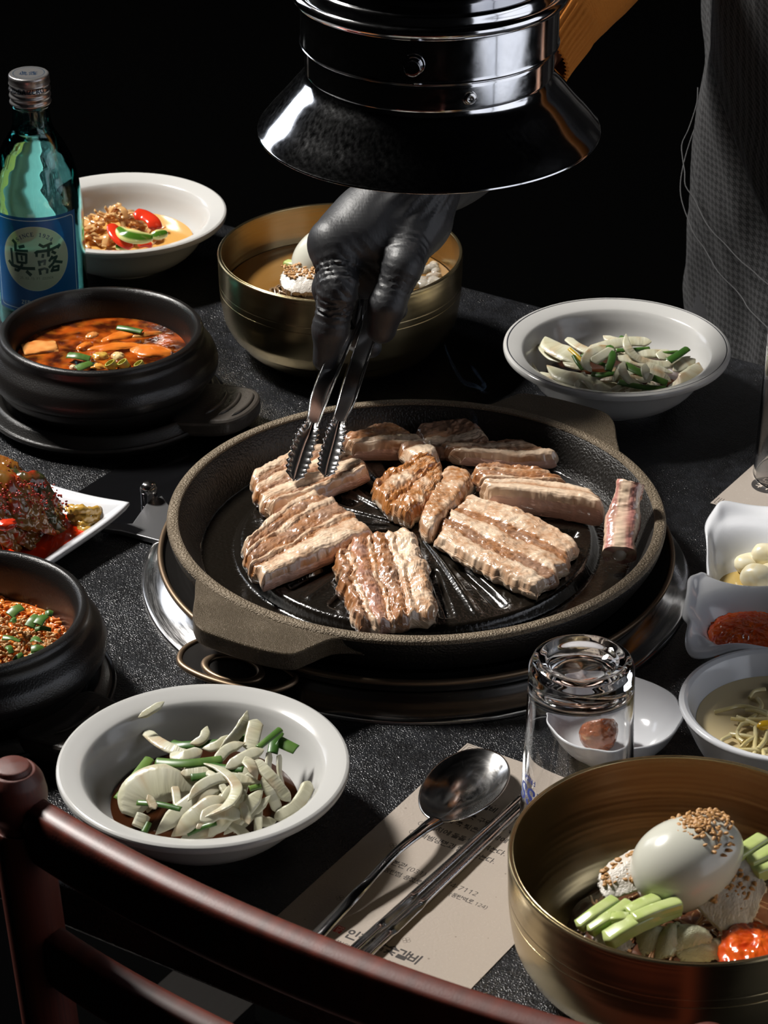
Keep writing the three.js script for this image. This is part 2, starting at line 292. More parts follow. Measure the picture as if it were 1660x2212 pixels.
// height of the pan's inside above the table at radius r (dome in the middle, channel, sloping wall)
const DOME = 0.112;
function panY(x, z) {
  const r = Math.hypot(x - PC[0], z - PC[2]);
  if (r < DOME) return 0.0300 + 0.0055 * (1 - (r / DOME) ** 2);
  if (r < 0.118) return lerp(0.0300, 0.0225, sstep(DOME, 0.118, r));
  if (r < 0.139) return 0.0225;
  return lerp(0.0225, 0.0470, clamp((r - 0.139) / 0.0135));
}
{
  const p = thing('grill_pan', 'round cast iron grill pan with two ear handles, meat cooking on its ribbed dome', 'pan', PC);
  const pw = lathe(smooth([[0.1385, 0.0220], [0.1420, 0.0265], [0.1480, 0.0385], [0.1520, 0.0452], [0.1535, 0.0464], [0.1560, 0.0472], [0.1588, 0.0462], [0.1598, 0.0440], [0.1575, 0.0360], [0.1500, 0.0240], [0.1460, 0.0195], [0.1385, 0.0190]], 90), 200); uvScale(pw, 12, 1.2); part('pan_wall', pw, M.iron, p);
  const rim = lathe(smooth([[0.1522, 0.0462], [0.1528, 0.0474], [0.1545, 0.0480], [0.1580, 0.0478], [0.1594, 0.0468], [0.1600, 0.0448]], 24), 220); uvScale(rim, 18, 0.22);
  part('rim', rim, M.ironRim, p, 'pale brown worn rim');
  // floor and ribbed dome: rays of grooves, closed by a shallow step
  const NR = 96, NA = 360, P = [], uv = [], idx = [];
  for (let i = 0; i <= NR; i++) for (let j = 0; j <= NA; j++) {
    const r = 0.1398 * i / NR, a = j / NA * Math.PI * 2, x = r * Math.cos(a), z = r * Math.sin(a);
    let y = panY(x + PC[0], z + PC[2]) - 0.0006;
    const g = Math.abs(((a / (Math.PI * 2) * 18 + 0.5) % 1) - 0.5) * 2 * Math.PI * r / 18, g2 = Math.abs(((a / (Math.PI * 2) * 18) % 1) - 0.5) * 2 * Math.PI * r / 18;
    y -= 0.0034 * (1 - sstep(0.0022, 0.0046, g)) * sstep(0.050, 0.056, r) * (1 - sstep(0.102, 0.106, r));
    y += 0.0016 * (1 - sstep(0.0008, 0.0024, g2)) * sstep(0.014, 0.020, r) * (1 - sstep(0.104, 0.109, r));
    y += 0.00025 * fbm(x * 60, z * 60, 1);
    P.push(x, y, z); uv.push(x * 9, z * 9);
  }
  for (let i = 0; i < NR; i++) for (let j = 0; j < NA; j++) { const a = i * (NA + 1) + j, b = a + NA + 1; idx.push(a, a + 1, b, a + 1, b + 1, b); }
  const g = new THREE.BufferGeometry(); g.setAttribute('position', new THREE.Float32BufferAttribute(P, 3)); g.setAttribute('uv', new THREE.Float32BufferAttribute(uv, 2)); g.setIndex(idx); g.computeVertexNormals();
  part('grill_surface', g, M.ironOily, p, 'oily ribbed dome and fat channel');
  part('pan_base', lathe([[0.001, 0.0170], [0.1390, 0.0170], [0.1390, 0.0200], [0.001, 0.0200]], 64), M.iron, p);
  for (const s of [1, -1]) {
    const e = plate(HANDLE.map(q => [q[0] * s, q[1] * s]), 0.0340, 0.0462, 0.0016, 110); planarUV(e, 24);
    part('ear_handle', e, M.ironEar, p);
  }
}
{
  const h = thing('exhaust_hood', 'polished steel exhaust hood with a flared skirt hanging over the grill', 'exhaust hood', [0.006, 0.312, -0.006]);
  const skirt = lathe(smooth([[0.0722, 0.0370], [0.0745, 0.0325], [0.0800, 0.0262], [0.0880, 0.0165], [0.0960, 0.0075], [0.1012, 0.0010], [0.1020, 0.0000], [0.1014, -0.0006], [0.0950, 0.0060], [0.0872, 0.0150], [0.0790, 0.0250], [0.0725, 0.0330], [0.0708, 0.0370]], 90), 160); uvScale(skirt, 3, 2);
  part('skirt', skirt, M.chrome, h);
  part('lower_band', lathe(smooth([[0.0712, 0.0360], [0.0732, 0.0366], [0.0735, 0.0380], [0.0735, 0.0510], [0.0730, 0.0525], [0.0712, 0.0530]], 40, 0.1), 160), M.chrome, h);
  part('upper_band', lathe(smooth([[0.0715, 0.0528], [0.0752, 0.0532], [0.0764, 0.0546], [0.0757, 0.0560], [0.0758, 0.0800], [0.0764, 0.0812], [0.0740, 0.0820]], 50, 0.1), 160), M.chrome, h);
  part('collar_lip', lathe(smooth([[0.0740, 0.0808], [0.0790, 0.0812], [0.0812, 0.0835], [0.0815, 0.0862], [0.0796, 0.0885], [0.0772, 0.0880], [0.0766, 0.0866], [0.0752, 0.0885], [0.0738, 0.0925], [0.0722, 0.0940], [0.0712, 0.0935]], 70), 160), M.chrome, h);
  part('duct', lathe(smooth([[0.0716, 0.0925], [0.0716, 0.0985], [0.0705, 0.1010], [0.0690, 0.1040], [0.0680, 0.1300], [0.0680, 0.9], [0.0680, 2.0]], 90, 0.1), 128), M.chromeDark, h);
  const at = (ang, r, y, g) => { g.rotateX(Math.PI / 2); g.translate(0, y, r); g.rotateY(ang); return g; };
  const kn = part('latch_peg', at(-0.13, 0.0765, 0.0665, lathe(smooth([[0.0001, 0.0085], [0.0040, 0.0082], [0.0046, 0.0070], [0.0044, 0.0012], [0.0062, 0.0002], [0.0062, -0.0012]], 24), 32)), M.chromeDark, h);
  const rv = part('rivet', at(0.30, 0.0733, 0.0445, lathe(smooth([[0.0001, 0.0004], [0.0012, 0.0006], [0.0016, 0.0022], [0.0034, 0.0018], [0.0042, 0.0002], [0.0042, -0.0010]], 24), 28)), M.steel, h);
}

// ---------- lettering ----------
const JAMO_L = 'ㄱㄲㄴㄷㄸㄹㅁㅂㅃㅅㅆㅇㅈㅉㅊㅋㅌㅍㅎ', JAMO_V = 'ㅏㅐㅑㅒㅓㅔㅕㅖㅗㅘㅙㅚㅛㅜㅝㅞㅟㅠㅡㅢㅣ', JAMO_T = [...' ㄱㄲㄳㄴㄵㄶㄷㄹㄺㄻㄼㄽㄾㄿㅀㅁㅂㅄㅅㅆㅇㅈㅊㅋㅌㅍㅎ'];
const ST = {
  ㄱ: ['00 10 11'], ㄴ: ['00 01 11'], ㄷ: ['10 00 01 11'], ㄹ: ['00 10 1h 0h 01 11'], ㅁ: ['00 10 11 01 00'], ㅂ: ['00 01 11 10', '0h 1h'], ㅅ: ['h0 01', 'hq 11'], ㅇ: ['o'],
  ㅈ: ['00 10', 'h0 01', 'hq 11'], ㅊ: ['00 10', 'h0 01', 'hq 11', 'hm h0'], ㅋ: ['00 10 11', '0h 1h'], ㅌ: ['10 00 01 11', '0h 1h'], ㅍ: ['00 10', 'q0 q1', 'r0 r1', '01 11'], ㅎ: ['hm h0', '00 10', 'o'],
  ㅏ: ['h0 h1', 'hh 1h'], ㅑ: ['h0 h1', 'hq 1q', 'hr 1r'], ㅓ: ['h0 h1', '0h hh'], ㅕ: ['h0 h1', '0q hq', '0r hr'], ㅣ: ['h0 h1'], ㅐ: ['q0 q1', '10 11', 'qh 1h'], ㅔ: ['h0 h1', '10 11', '0h hh'],
  ㅗ: ['h0 h1', '01 11'], ㅛ: ['q0 q1', 'r0 r1', '01 11'], ㅜ: ['00 10', 'h0 h1'], ㅠ: ['00 10', 'q0 q1', 'r0 r1'], ㅡ: ['0h 1h'],
};
const NUM = { 0: 0, 1: 1, h: 0.5, q: 0.3, r: 0.7, m: -0.3 };
function jamo(ctx, ch, x, y, w, h) {
  if (ch === 'ㄲ' || ch === 'ㄸ' || ch === 'ㅆ' || ch === 'ㅃ' || ch === 'ㅉ') { const b = { ㄲ: 'ㄱ', ㄸ: 'ㄷ', ㅆ: 'ㅅ', ㅃ: 'ㅂ', ㅉ: 'ㅈ' }[ch]; jamo(ctx, b, x, y, w * 0.45, h); jamo(ctx, b, x + w * 0.55, y, w * 0.45, h); return; }
  for (const s of ST[ch] ?? []) {
    ctx.beginPath();
    if (s === 'o') ctx.ellipse(x + w / 2, y + h * (ch === 'ㅎ' ? 0.66 : 0.5), w * 0.42, h * (ch === 'ㅎ' ? 0.34 : 0.5), 0, 0, Math.PI * 2);
    else s.split(' ').forEach((q, i) => { const px = x + NUM[q[0]] * w, py = y + NUM[q[1]] * h; i ? ctx.lineTo(px, py) : ctx.moveTo(px, py); });
    ctx.stroke();
  }
}
function hangul(ctx, text, x, y, s, gap = 1.0) { // s: height of a syllable block; plain characters use the font
  ctx.lineCap = 'round'; ctx.lineJoin = 'round';
  for (const c of text) {
    const k = c.charCodeAt(0) - 0xAC00;
    if (k < 0 || k > 11171) { ctx.font = `${Math.round(s * 1.05)}px sans-serif`; ctx.textBaseline = 'alphabetic'; ctx.fillText(c, x, y + s * 0.92); x += ctx.measureText(c).width * 1.02; continue; }
    const l = JAMO_L[Math.floor(k / 588)], v = JAMO_V[Math.floor(k / 28) % 21], t = JAMO_T[k % 28], hasT = t !== ' ', H = hasT ? 0.52 : 0.92;
    const parts = { ㅘ: ['ㅗ', 'ㅏ'], ㅝ: ['ㅜ', 'ㅓ'], ㅢ: ['ㅡ', 'ㅣ'], ㅟ: ['ㅜ', 'ㅣ'], ㅚ: ['ㅗ', 'ㅣ'] }[v];
    const hor = 'ㅗㅛㅜㅠㅡ'.includes(v);
    if (parts) { jamo(ctx, l, x + s * 0.08, y + s * 0.06, s * 0.42, s * H * 0.42); jamo(ctx, parts[0], x, y + s * H * 0.55, s * 0.58, s * H * 0.4); jamo(ctx, parts[1], x + s * 0.62, y, s * 0.26, s * H); }
    else if (hor) { jamo(ctx, l, x + s * 0.2, y + s * 0.05, s * 0.5, s * H * 0.42); jamo(ctx, v, x + s * 0.02, y + s * H * 0.62, s * 0.86, s * H * 0.34); }
    else { jamo(ctx, l, x + s * 0.02, y + s * 0.1, s * 0.42, s * H * 0.72); jamo(ctx, v, x + s * 0.52, y, s * 0.34, s * H); }
    if (hasT) jamo(ctx, t, x + s * 0.16, y + s * 0.66, s * 0.62, s * 0.28);
    x += s * gap;
  }
  return x;
}
function canvasTex(w, h, draw) {
  const c = document.createElement('canvas'); c.width = w; c.height = h; const ctx = c.getContext('2d'); draw(ctx, w, h);
  const t = new THREE.CanvasTexture(c); t.colorSpace = THREE.SRGBColorSpace; t.magFilter = THREE.LinearFilter; t.anisotropy = 8; return t;
}
function stroke(ctx, pts, w) { ctx.lineWidth = w; ctx.beginPath(); pts.forEach((p, i) => i ? ctx.lineTo(...p) : ctx.moveTo(...p)); ctx.stroke(); }
// the two brushed characters, in units of the label's disc (centre 0,0, radius 1)
function hanja(ctx, cx, cy, R, color) {
  ctx.strokeStyle = color; ctx.lineCap = 'butt'; ctx.lineJoin = 'round';
  const P = a => a.map(p => [cx + (p[0] - 650) / 550 * R, cy + (p[1] - 930) / 550 * R]), k = R / 550;
  for (const [w, ...a] of [
    [52, [275, 645], [330, 690], [325, 800]], [44, [300, 810], [545, 800]], [54, [385, 755], [490, 722]], [44, [242, 785], [252, 1060]], [52, [175, 1000], [235, 1065], [420, 1090], [645, 1085]], [44, [335, 845], [352, 1010]],
    [44, [325, 858], [530, 858]], [44, [512, 850], [500, 1005]], [40, [345, 1000], [505, 1000]], [34, [425, 885], [432, 965]], [46, [435, 1020], [400, 1080], [345, 1140], [280, 1130]], [56, [495, 1130], [575, 1200]],
    [46, [730, 690], [800, 735], [950, 690]], [48, [655, 840], [700, 810], [900, 800], [1090, 745]], [40, [690, 800], [680, 895]], [50, [1085, 730], [1035, 790]], [50, [890, 700], [875, 905]], [44, [790, 850], [778, 915]], [46, [935, 825], [1005, 870]],
    [42, [712, 955], [725, 1045]], [40, [700, 990], [815, 960], [800, 1035]], [44, [715, 1090], [728, 1190]], [40, [705, 1110], [800, 1090], [845, 1110], [835, 1175]], [40, [945, 900], [880, 985]], [42, [900, 950], [1015, 920], [950, 1020], [870, 1085]], [46, [945, 985], [1115, 1035]],
    [42, [960, 1065], [905, 1160]], [42, [950, 1085], [1040, 1080], [1030, 1145], [930, 1140]],
  ]) stroke(ctx, P(a), w * k);
}
// ---------- bottle ----------
{
  const b = thing('spirit_bottle', 'tall teal glass bottle with a blue label and silver screw cap behind the soup pot', 'bottle', [-0.2800, 0, -0.3880], 0.02);
  const out = [[0.0001, 0.0030], [0.022, 0.0022], [0.030, 0.0002], [0.0335, 0.0025], [0.0347, 0.0080], [0.0347, 0.0200], [0.0343, 0.0575], [0.0343, 0.0920], [0.0340, 0.1040], [0.0330, 0.1150], [0.0312, 0.1265], [0.0280, 0.1380], [0.0225, 0.1496], [0.0168, 0.1591], [0.0145, 0.1657], [0.0138, 0.1723], [0.0136, 0.1788], [0.0146, 0.1802], [0.0146, 0.1821], [0.0134, 0.1835], [0.0130, 0.2020]];
  const inn = [[0.0108, 0.2020], [0.0112, 0.1788], [0.0118, 0.1657], [0.0142, 0.1591], [0.0198, 0.1496], [0.0252, 0.1380], [0.0285, 0.1265], [0.0304, 0.1150], [0.0314, 0.1040], [0.0317, 0.0920], [0.0317, 0.0200], [0.0310, 0.0085], [0.024, 0.0062], [0.0001, 0.0068]];
  part('glass_body', lathe([...smooth(out, 110, 0.3), ...smooth(inn, 90, 0.3)], 96), M.glassTeal, b);
  const liq = [[0.0001, 0.0069], [0.024, 0.0063], [0.0309, 0.0088], [0.0316, 0.0200], [0.0316, 0.0920], [0.0313, 0.1040], [0.0303, 0.1150], [0.0284, 0.1265], [0.0251, 0.1380], [0.0197, 0.1496], [0.0141, 0.1591], [0.0131, 0.1610], [0.0001, 0.1608]];
  part('liquid', lathe(smooth(liq, 90, 0.3), 80), M.clearSpirit, b);
  const cap = []; for (let i = 0; i <= 60; i++) { const y = 0.1815 + 0.0208 * i / 60; cap.push([0.0149 + 0.0005 * Math.sin(i / 60 * Math.PI * 2 * 4.2) * (i < 46 ? 1 : 0.1) - (i === 0 ? 0.0006 : 0), y]); }
  cap.push([0.0147, 0.2034], [0.0138, 0.2042], [0.0001, 0.2042]);
  const capTex = canvasTex(1024, 256, (c, w, h) => { c.fillStyle = '#c9c6c4'; c.fillRect(0, 0, w, h); c.fillStyle = '#22364a'; c.font = 'bold 58px sans-serif'; for (let i = 0; i < 3; i++) c.fillText('ZERO SUGAR', i * 350, 128); c.strokeStyle = '#6b6864'; for (let x = 0; x < w; x += 9) stroke(c, [[x, 22], [x, 48]], 3); c.font = '20px sans-serif'; for (let i = 0; i < 4; i++) c.fillText('OPEN  ZERO', i * 256, 205); });
  const capM = M.capMetal.clone(); capM.map = capTex;
  const cg = lathe(cap, 80); { const a = cg.attributes.uv, p = cg.attributes.position; for (let i = 0; i < a.count; i++) a.setY(i, clamp((p.getY(i) - 0.1815) / 0.0225)); }
  const cp = part('screw_cap', cg, capM, b, 'silver screw cap with dark print');
  const topM = M.capMetal.clone(); topM.map = canvasTex(256, 256, (c, w) => { c.fillStyle = '#d6d4d2'; c.fillRect(0, 0, w, w); c.strokeStyle = '#3f6f9c'; c.lineWidth = 4; c.beginPath(); c.arc(128, 128, 108, 0, 7); c.stroke(); hanja(c, 128, 138, 74, '#2a5f92'); });
  const disc = new THREE.CircleGeometry(0.0136, 48); disc.rotateX(-Math.PI / 2); disc.translate(0, 0.20428, 0); part('cap_print', disc, topM, cp);
  const label = canvasTex(1024, 1024, (c, w, h) => {
    const bl = '#0b63a4'; c.fillStyle = bl; c.fillRect(0, 0, w, h);
    const rr2 = (x, y, ww, hh, r) => { c.beginPath(); c.moveTo(x + r, y); c.lineTo(x + ww - r, y); c.quadraticCurveTo(x + ww, y, x + ww, y + r); c.lineTo(x + ww, y + hh - r); c.quadraticCurveTo(x + ww, y + hh, x + ww - r, y + hh); c.lineTo(x + r, y + hh); c.quadraticCurveTo(x, y + hh, x, y + hh - r); c.lineTo(x, y + r); c.quadraticCurveTo(x, y, x + r, y); c.closePath(); };
    c.strokeStyle = '#cfe6ea'; c.lineWidth = 7; rr2(36, 36, w - 72, h - 72, 56); c.stroke();
    const cx = 512, cy = 440, R = 350; c.fillStyle = '#bcccb0'; c.beginPath(); c.ellipse(cx, cy, R * 1.06, R * 0.98, 0, 0, 7); c.fill(); c.lineWidth = 4; c.strokeStyle = '#e4eee2'; c.stroke();
    hanja(c, cx - 5, cy, R * 1.03, '#24483f');
    c.fillStyle = '#1d3564'; c.font = 'bold 60px serif'; c.textAlign = 'center';
    [...'SINCE 1924'].forEach((ch, i) => { const a = (i - 4.5) * 0.157; c.save(); c.translate(cx + Math.sin(a) * 285, cy - Math.cos(a) * 262); c.rotate(a); c.fillText(ch, 0, 20); c.restore(); });
    c.font = '34px monospace'; c.fillStyle = '#46584c'; c.fillText('25.02.15 F1 2225C4', cx, cy + 222);
    c.font = '700 62px sans-serif'; c.fillStyle = '#d4e2e0'; c.fillText('ZERO SUGAR', cx, 936);
  });
  const lab = new THREE.CylinderGeometry(0.03455, 0.03455, 0.077, 72, 1, true, -1.02, 2.04); lab.translate(0, 0.0660, 0);
  const lm = mat([1, 1, 1], 0.35, { map: label, side: THREE.DoubleSide, transmission: 0.25, thickness: 0 });
  part('paper_label', lab, lm, b, 'blue label with a pale round panel');
}
// ---------- white bowls ----------
function bowlProfile(k = 1) {
  const ins = [[0.0001, 0.0088], [0.030, 0.0090], [0.046, 0.0125], [0.0575, 0.0225], [0.0640, 0.0350], [0.0672, 0.0402], [0.0700, 0.0422], [0.0765, 0.0445], [0.0798, 0.0453]];
  const out = [[0.0812, 0.0445], [0.0816, 0.0425], [0.0808, 0.0400], [0.0780, 0.0388], [0.0700, 0.0362], [0.0660, 0.0310], [0.0580, 0.0180], [0.0470, 0.0085], [0.0350, 0.0050], [0.0320, 0.0030], [0.0312, 0.0000], [0.0290, 0.0000], [0.0280, 0.0020], [0.0001, 0.0022]];
  return [...smooth(ins, 70), ...smooth(out, 80)].map(p => V2(p.x * k, p.y));
}
const bowlG = lathe(bowlProfile(), 144);
const FB = [-0.1212, 0, 0.2715], RB = [0.1465, 0, -0.2620], BB = [-0.2270, 0, -0.5060];
{
  const b = thing('salad_bowl', 'white wide-rimmed bowl of sliced onion in soy sauce beside the chair back', 'bowl', FB); part('bowl_body', bowlG, M.cream, b);
  const c = copyOf(b, RB, 0, 'white wide-rimmed bowl with a thin dark line round its rim, holding onion and chives');
  const line = new THREE.TorusGeometry(0.0787, 0.00045, 6, 160); line.rotateX(Math.PI / 2); line.scale(1, 0.3, 1); line.translate(0, 0.04508, 0);
  part('painted_line', line, mat([0.01, 0.012, 0.02], 0.3), c, 'thin dark line painted on the rim');
  copyOf(b, BB, 0, 'white wide-rimmed bowl behind the teal bottle, holding pickles in yellow broth');
}
// ---------- brass bowls ----------
const BR = [-0.0530, 0, -0.3500], BF = [0.1330, 0, 0.4070];
{
  const ins = [[0.0001, 0.0068], [0.045, 0.0075], [0.066, 0.0130], [0.0785, 0.0250], [0.0848, 0.0420], [0.0870, 0.0600], [0.0878, 0.0780], [0.0884, 0.0797]];
  const out = [[0.0900, 0.0800], [0.0908, 0.0790], [0.0907, 0.0765], [0.0902, 0.0588], [0.08985, 0.0583], [0.0902, 0.0578], [0.0900, 0.0535], [0.08965, 0.0530], [0.0900, 0.0525], [0.0893, 0.0440], [0.0870, 0.0300], [0.0825, 0.0205], [0.0800, 0.0188], [0.0790, 0.0178], [0.0740, 0.0105], [0.0660, 0.0045], [0.0560, 0.0010], [0.0520, 0.0000], [0.0001, 0.0006]];
  const g = lathe([...smooth(ins, 80), ...smooth(out, 150, 0.25)], 160); uvScale(g, 1, 1.0);
  const b = thing('brass_bowl', 'large brass bowl of cold broth noodles behind the gloved hand', 'bowl', BR); part('bowl_body', g, M.brass, b);
  const c = thing('brass_bowl', 'large brass bowl of spicy noodles topped with egg and cucumber, next to the placemat', 'bowl', BF); part('bowl_body', g, M.brass, c);
}
// ---------- earthenware pots on trays ----------
const SP = [-0.2220, 0, -0.2500], RP = [-0.2690, 0, 0.1370];
{
  const pr = smooth([[0.0001, 0.0180], [0.050, 0.0185], [0.0580, 0.0260], [0.0602, 0.0420], [0.0635, 0.0560], [0.0662, 0.0618], [0.0685, 0.0640], [0.0715, 0.0636], [0.0730, 0.0612], [0.0730, 0.0570], [0.0745, 0.0535], [0.0800, 0.0470], [0.0826, 0.0400], [0.0822, 0.0350], [0.0800, 0.0318], [0.0768, 0.0306], [0.0764, 0.0290], [0.0750, 0.0240], [0.0690, 0.0165], [0.0600, 0.0118], [0.0001, 0.0116]], 160, 0.35);
  const tr = smooth([[0.0001, 0.0100], [0.060, 0.0100], [0.0690, 0.0105], [0.0735, 0.0150], [0.0775, 0.0172], [0.0800, 0.0158], [0.0840, 0.0105], [0.0862, 0.0110], [0.0868, 0.0085], [0.0820, 0.0040], [0.0720, 0.0000], [0.0001, 0.0002]], 110, 0.35);
  const potG = lathe(pr, 128), trG = lathe(tr, 128);
  function trayHandle(parent, turn) {
    const g = plate([[0.066, -0.030], [0.090, -0.031], [0.108, -0.026], [0.116, -0.014], [0.118, 0], [0.116, 0.014], [0.108, 0.026], [0.090, 0.031], [0.066, 0.030]], 0.0060, 0.0190, 0.0035, 70);
    deform(g, (x, y, z) => [x, y + 0.10 * (x - 0.075) + 0.0 * z, z]); g.rotateY(turn); planarUV(g, 3);
    const h = part('tray_handle', g, M.tray, parent);
    for (const x of [0.088, 0.098, 0.108]) { const c = rod([-1, -0.5, 0, 0.5, 1].map(s => [x + 0.004 * (1 - s * s), 0.0191 + 0.1 * (x + 0.004 * (1 - s * s) - 0.075), s * 0.019]), 0.0016, { n: 14, taper: ends(0.1) }); c.rotateY(turn); part('grip_ridge', c, M.tray, h); }
  }
  const t = thing('pot_tray', 'black round pot holder with a ridged handle under the soup pot', 'tray', SP); part('tray_dish', trG, M.melamine, t); trayHandle(t, -0.36); trayHandle(t, -0.36 + Math.PI);
  const t2 = thing('pot_tray', 'black round pot holder under the pot of fried rice', 'tray', RP); part('tray_dish', trG, M.melamine, t2); trayHandle(t2, 0.9 + Math.PI / 2); trayHandle(t2, 0.9 - Math.PI / 2);
  const p = thing('stone_pot', 'black earthenware pot of red kimchi soup in front of the bottle', 'pot', SP); part('pot_body', potG, M.clay, p);
  copyOf(p, RP, 1.2, 'black earthenware pot of fried rice with sesame and chives');
}
// ---------- square plate ----------
const KP = { at: [-0.2915, 0, -0.0470], turn: -32.5 * Math.PI / 180 };
{
  const N = 64, P = [], uv = [], idx = [], a = 0.0765;
  const top = (x, z) => { const ax = Math.abs(x) / a, az = Math.abs(z) / a, e = Math.max(ax, az), c = Math.min(ax, az); return 0.0070 + 0.0110 * sstep(0.66, 0.97, e) + 0.0065 * (ax * az) ** 3 * sstep(0.7, 1, e); };
  const rows = [];
  const sq = (s, t) => { const k = 1 - 0.035 * (Math.abs(s) * Math.abs(t)) ** 6, w = 1 - 0.05 * (1 - Math.abs(t) ** 2) * Math.abs(s) ** 3, w2 = 1 - 0.05 * (1 - Math.abs(s) ** 2) * Math.abs(t) ** 3; return [s * a * k * w, t * a * k * w2]; };
  const side = f => { const b = P.length / 3; for (let i = 0; i <= N; i++) for (let j = 0; j <= N; j++) { const s = -1 + 2 * i / N, t = -1 + 2 * j / N, [x, z] = sq(s, t); let y = top(x, z); const e = Math.max(Math.abs(s), Math.abs(t)); y = f ? y - 0.0012 * sstep(0.975, 1, e) : Math.max(0.0001, y - 0.0055 + 0.0022 * sstep(0.975, 1, e) - 0.002 * (1 - sstep(0.5, 0.75, e))); P.push(x, y, z); uv.push(x, z); } for (let i = 0; i < N; i++) for (let j = 0; j < N; j++) { const q = b + i * (N + 1) + j, r = q + N + 1; f ? idx.push(q, q + 1, r, q + 1, r + 1, r) : idx.push(q, r, q + 1, q + 1, r, r + 1); } return b; };
  const T = side(true), B = side(false), R = N + 1, edge = [];
  for (let j = 0; j < N; j++) edge.push(j); for (let i = 0; i < N; i++) edge.push(i * R + N); for (let j = N; j > 0; j--) edge.push(N * R + j); for (let i = N; i > 0; i--) edge.push(i * R);
  edge.forEach((e, k) => { const f = edge[(k + 1) % edge.length]; idx.push(T + e, B + e, T + f, T + f, B + e, B + f); });
  const g = new THREE.BufferGeometry(); g.setAttribute('position', new THREE.Float32BufferAttribute(P, 3)); g.setAttribute('uv', new THREE.Float32BufferAttribute(uv, 2)); g.setIndex(idx); g.computeVertexNormals();
  const p = thing('square_plate', 'white square plate with upturned corners under the cut kimchi', 'plate', KP.at, KP.turn); part('plate_body', g, M.porcelain, p);
}
// ---------- small dish, sprout bowl, two-part dish ----------
const SD = [0.1120, 0, 0.1921], BS = [0.2090, 0, 0.2140];
{
  const d = thing('sauce_dish', 'small shallow white dish of dark bean paste behind the upturned tumbler', 'dish', SD);
  const g = lathe([...smooth([[0.0001, 0.0055], [0.020, 0.0060], [0.034, 0.0105], [0.0440, 0.0185], [0.0500, 0.0255], [0.0512, 0.0272]], 50), ...smooth([[0.0521, 0.0268], [0.0520, 0.0250], [0.0465, 0.0165], [0.0370, 0.0075], [0.0270, 0.0035], [0.0255, 0.0002], [0.0235, 0.0000], [0.0225, 0.0016], [0.0001, 0.0016]], 60)], 128);
  deform(g, (x, y, z) => { const r = Math.hypot(x, z), a = Math.atan2(z, x), k = 0.79 * (1 + 0.012 * (r / 0.05) ** 4 * Math.sin(a * 9 + Math.sin(a * 4))); return [x * k, y, z * k]; });
  part('dish_body', g, M.porcelain, d);
  const s = thing('sprout_bowl', 'white melamine bowl of bean sprout soup by the table edge', 'bowl', BS);
  part('bowl_body', lathe([...smooth([[0.0001, 0.0080], [0.024, 0.0085], [0.038, 0.0150], [0.0480, 0.0290], [0.0545, 0.0440], [0.0555, 0.0460]], 60), ...smooth([[0.0575, 0.0474], [0.0598, 0.0470], [0.0606, 0.0452], [0.0596, 0.0432], [0.0560, 0.0350], [0.0470, 0.0170], [0.0360, 0.0060], [0.0320, 0.0040], [0.0312, 0.0000], [0.0290, 0.0000], [0.0280, 0.0020], [0.0001, 0.0022]], 80)], 128), M.porcelain, s);
}
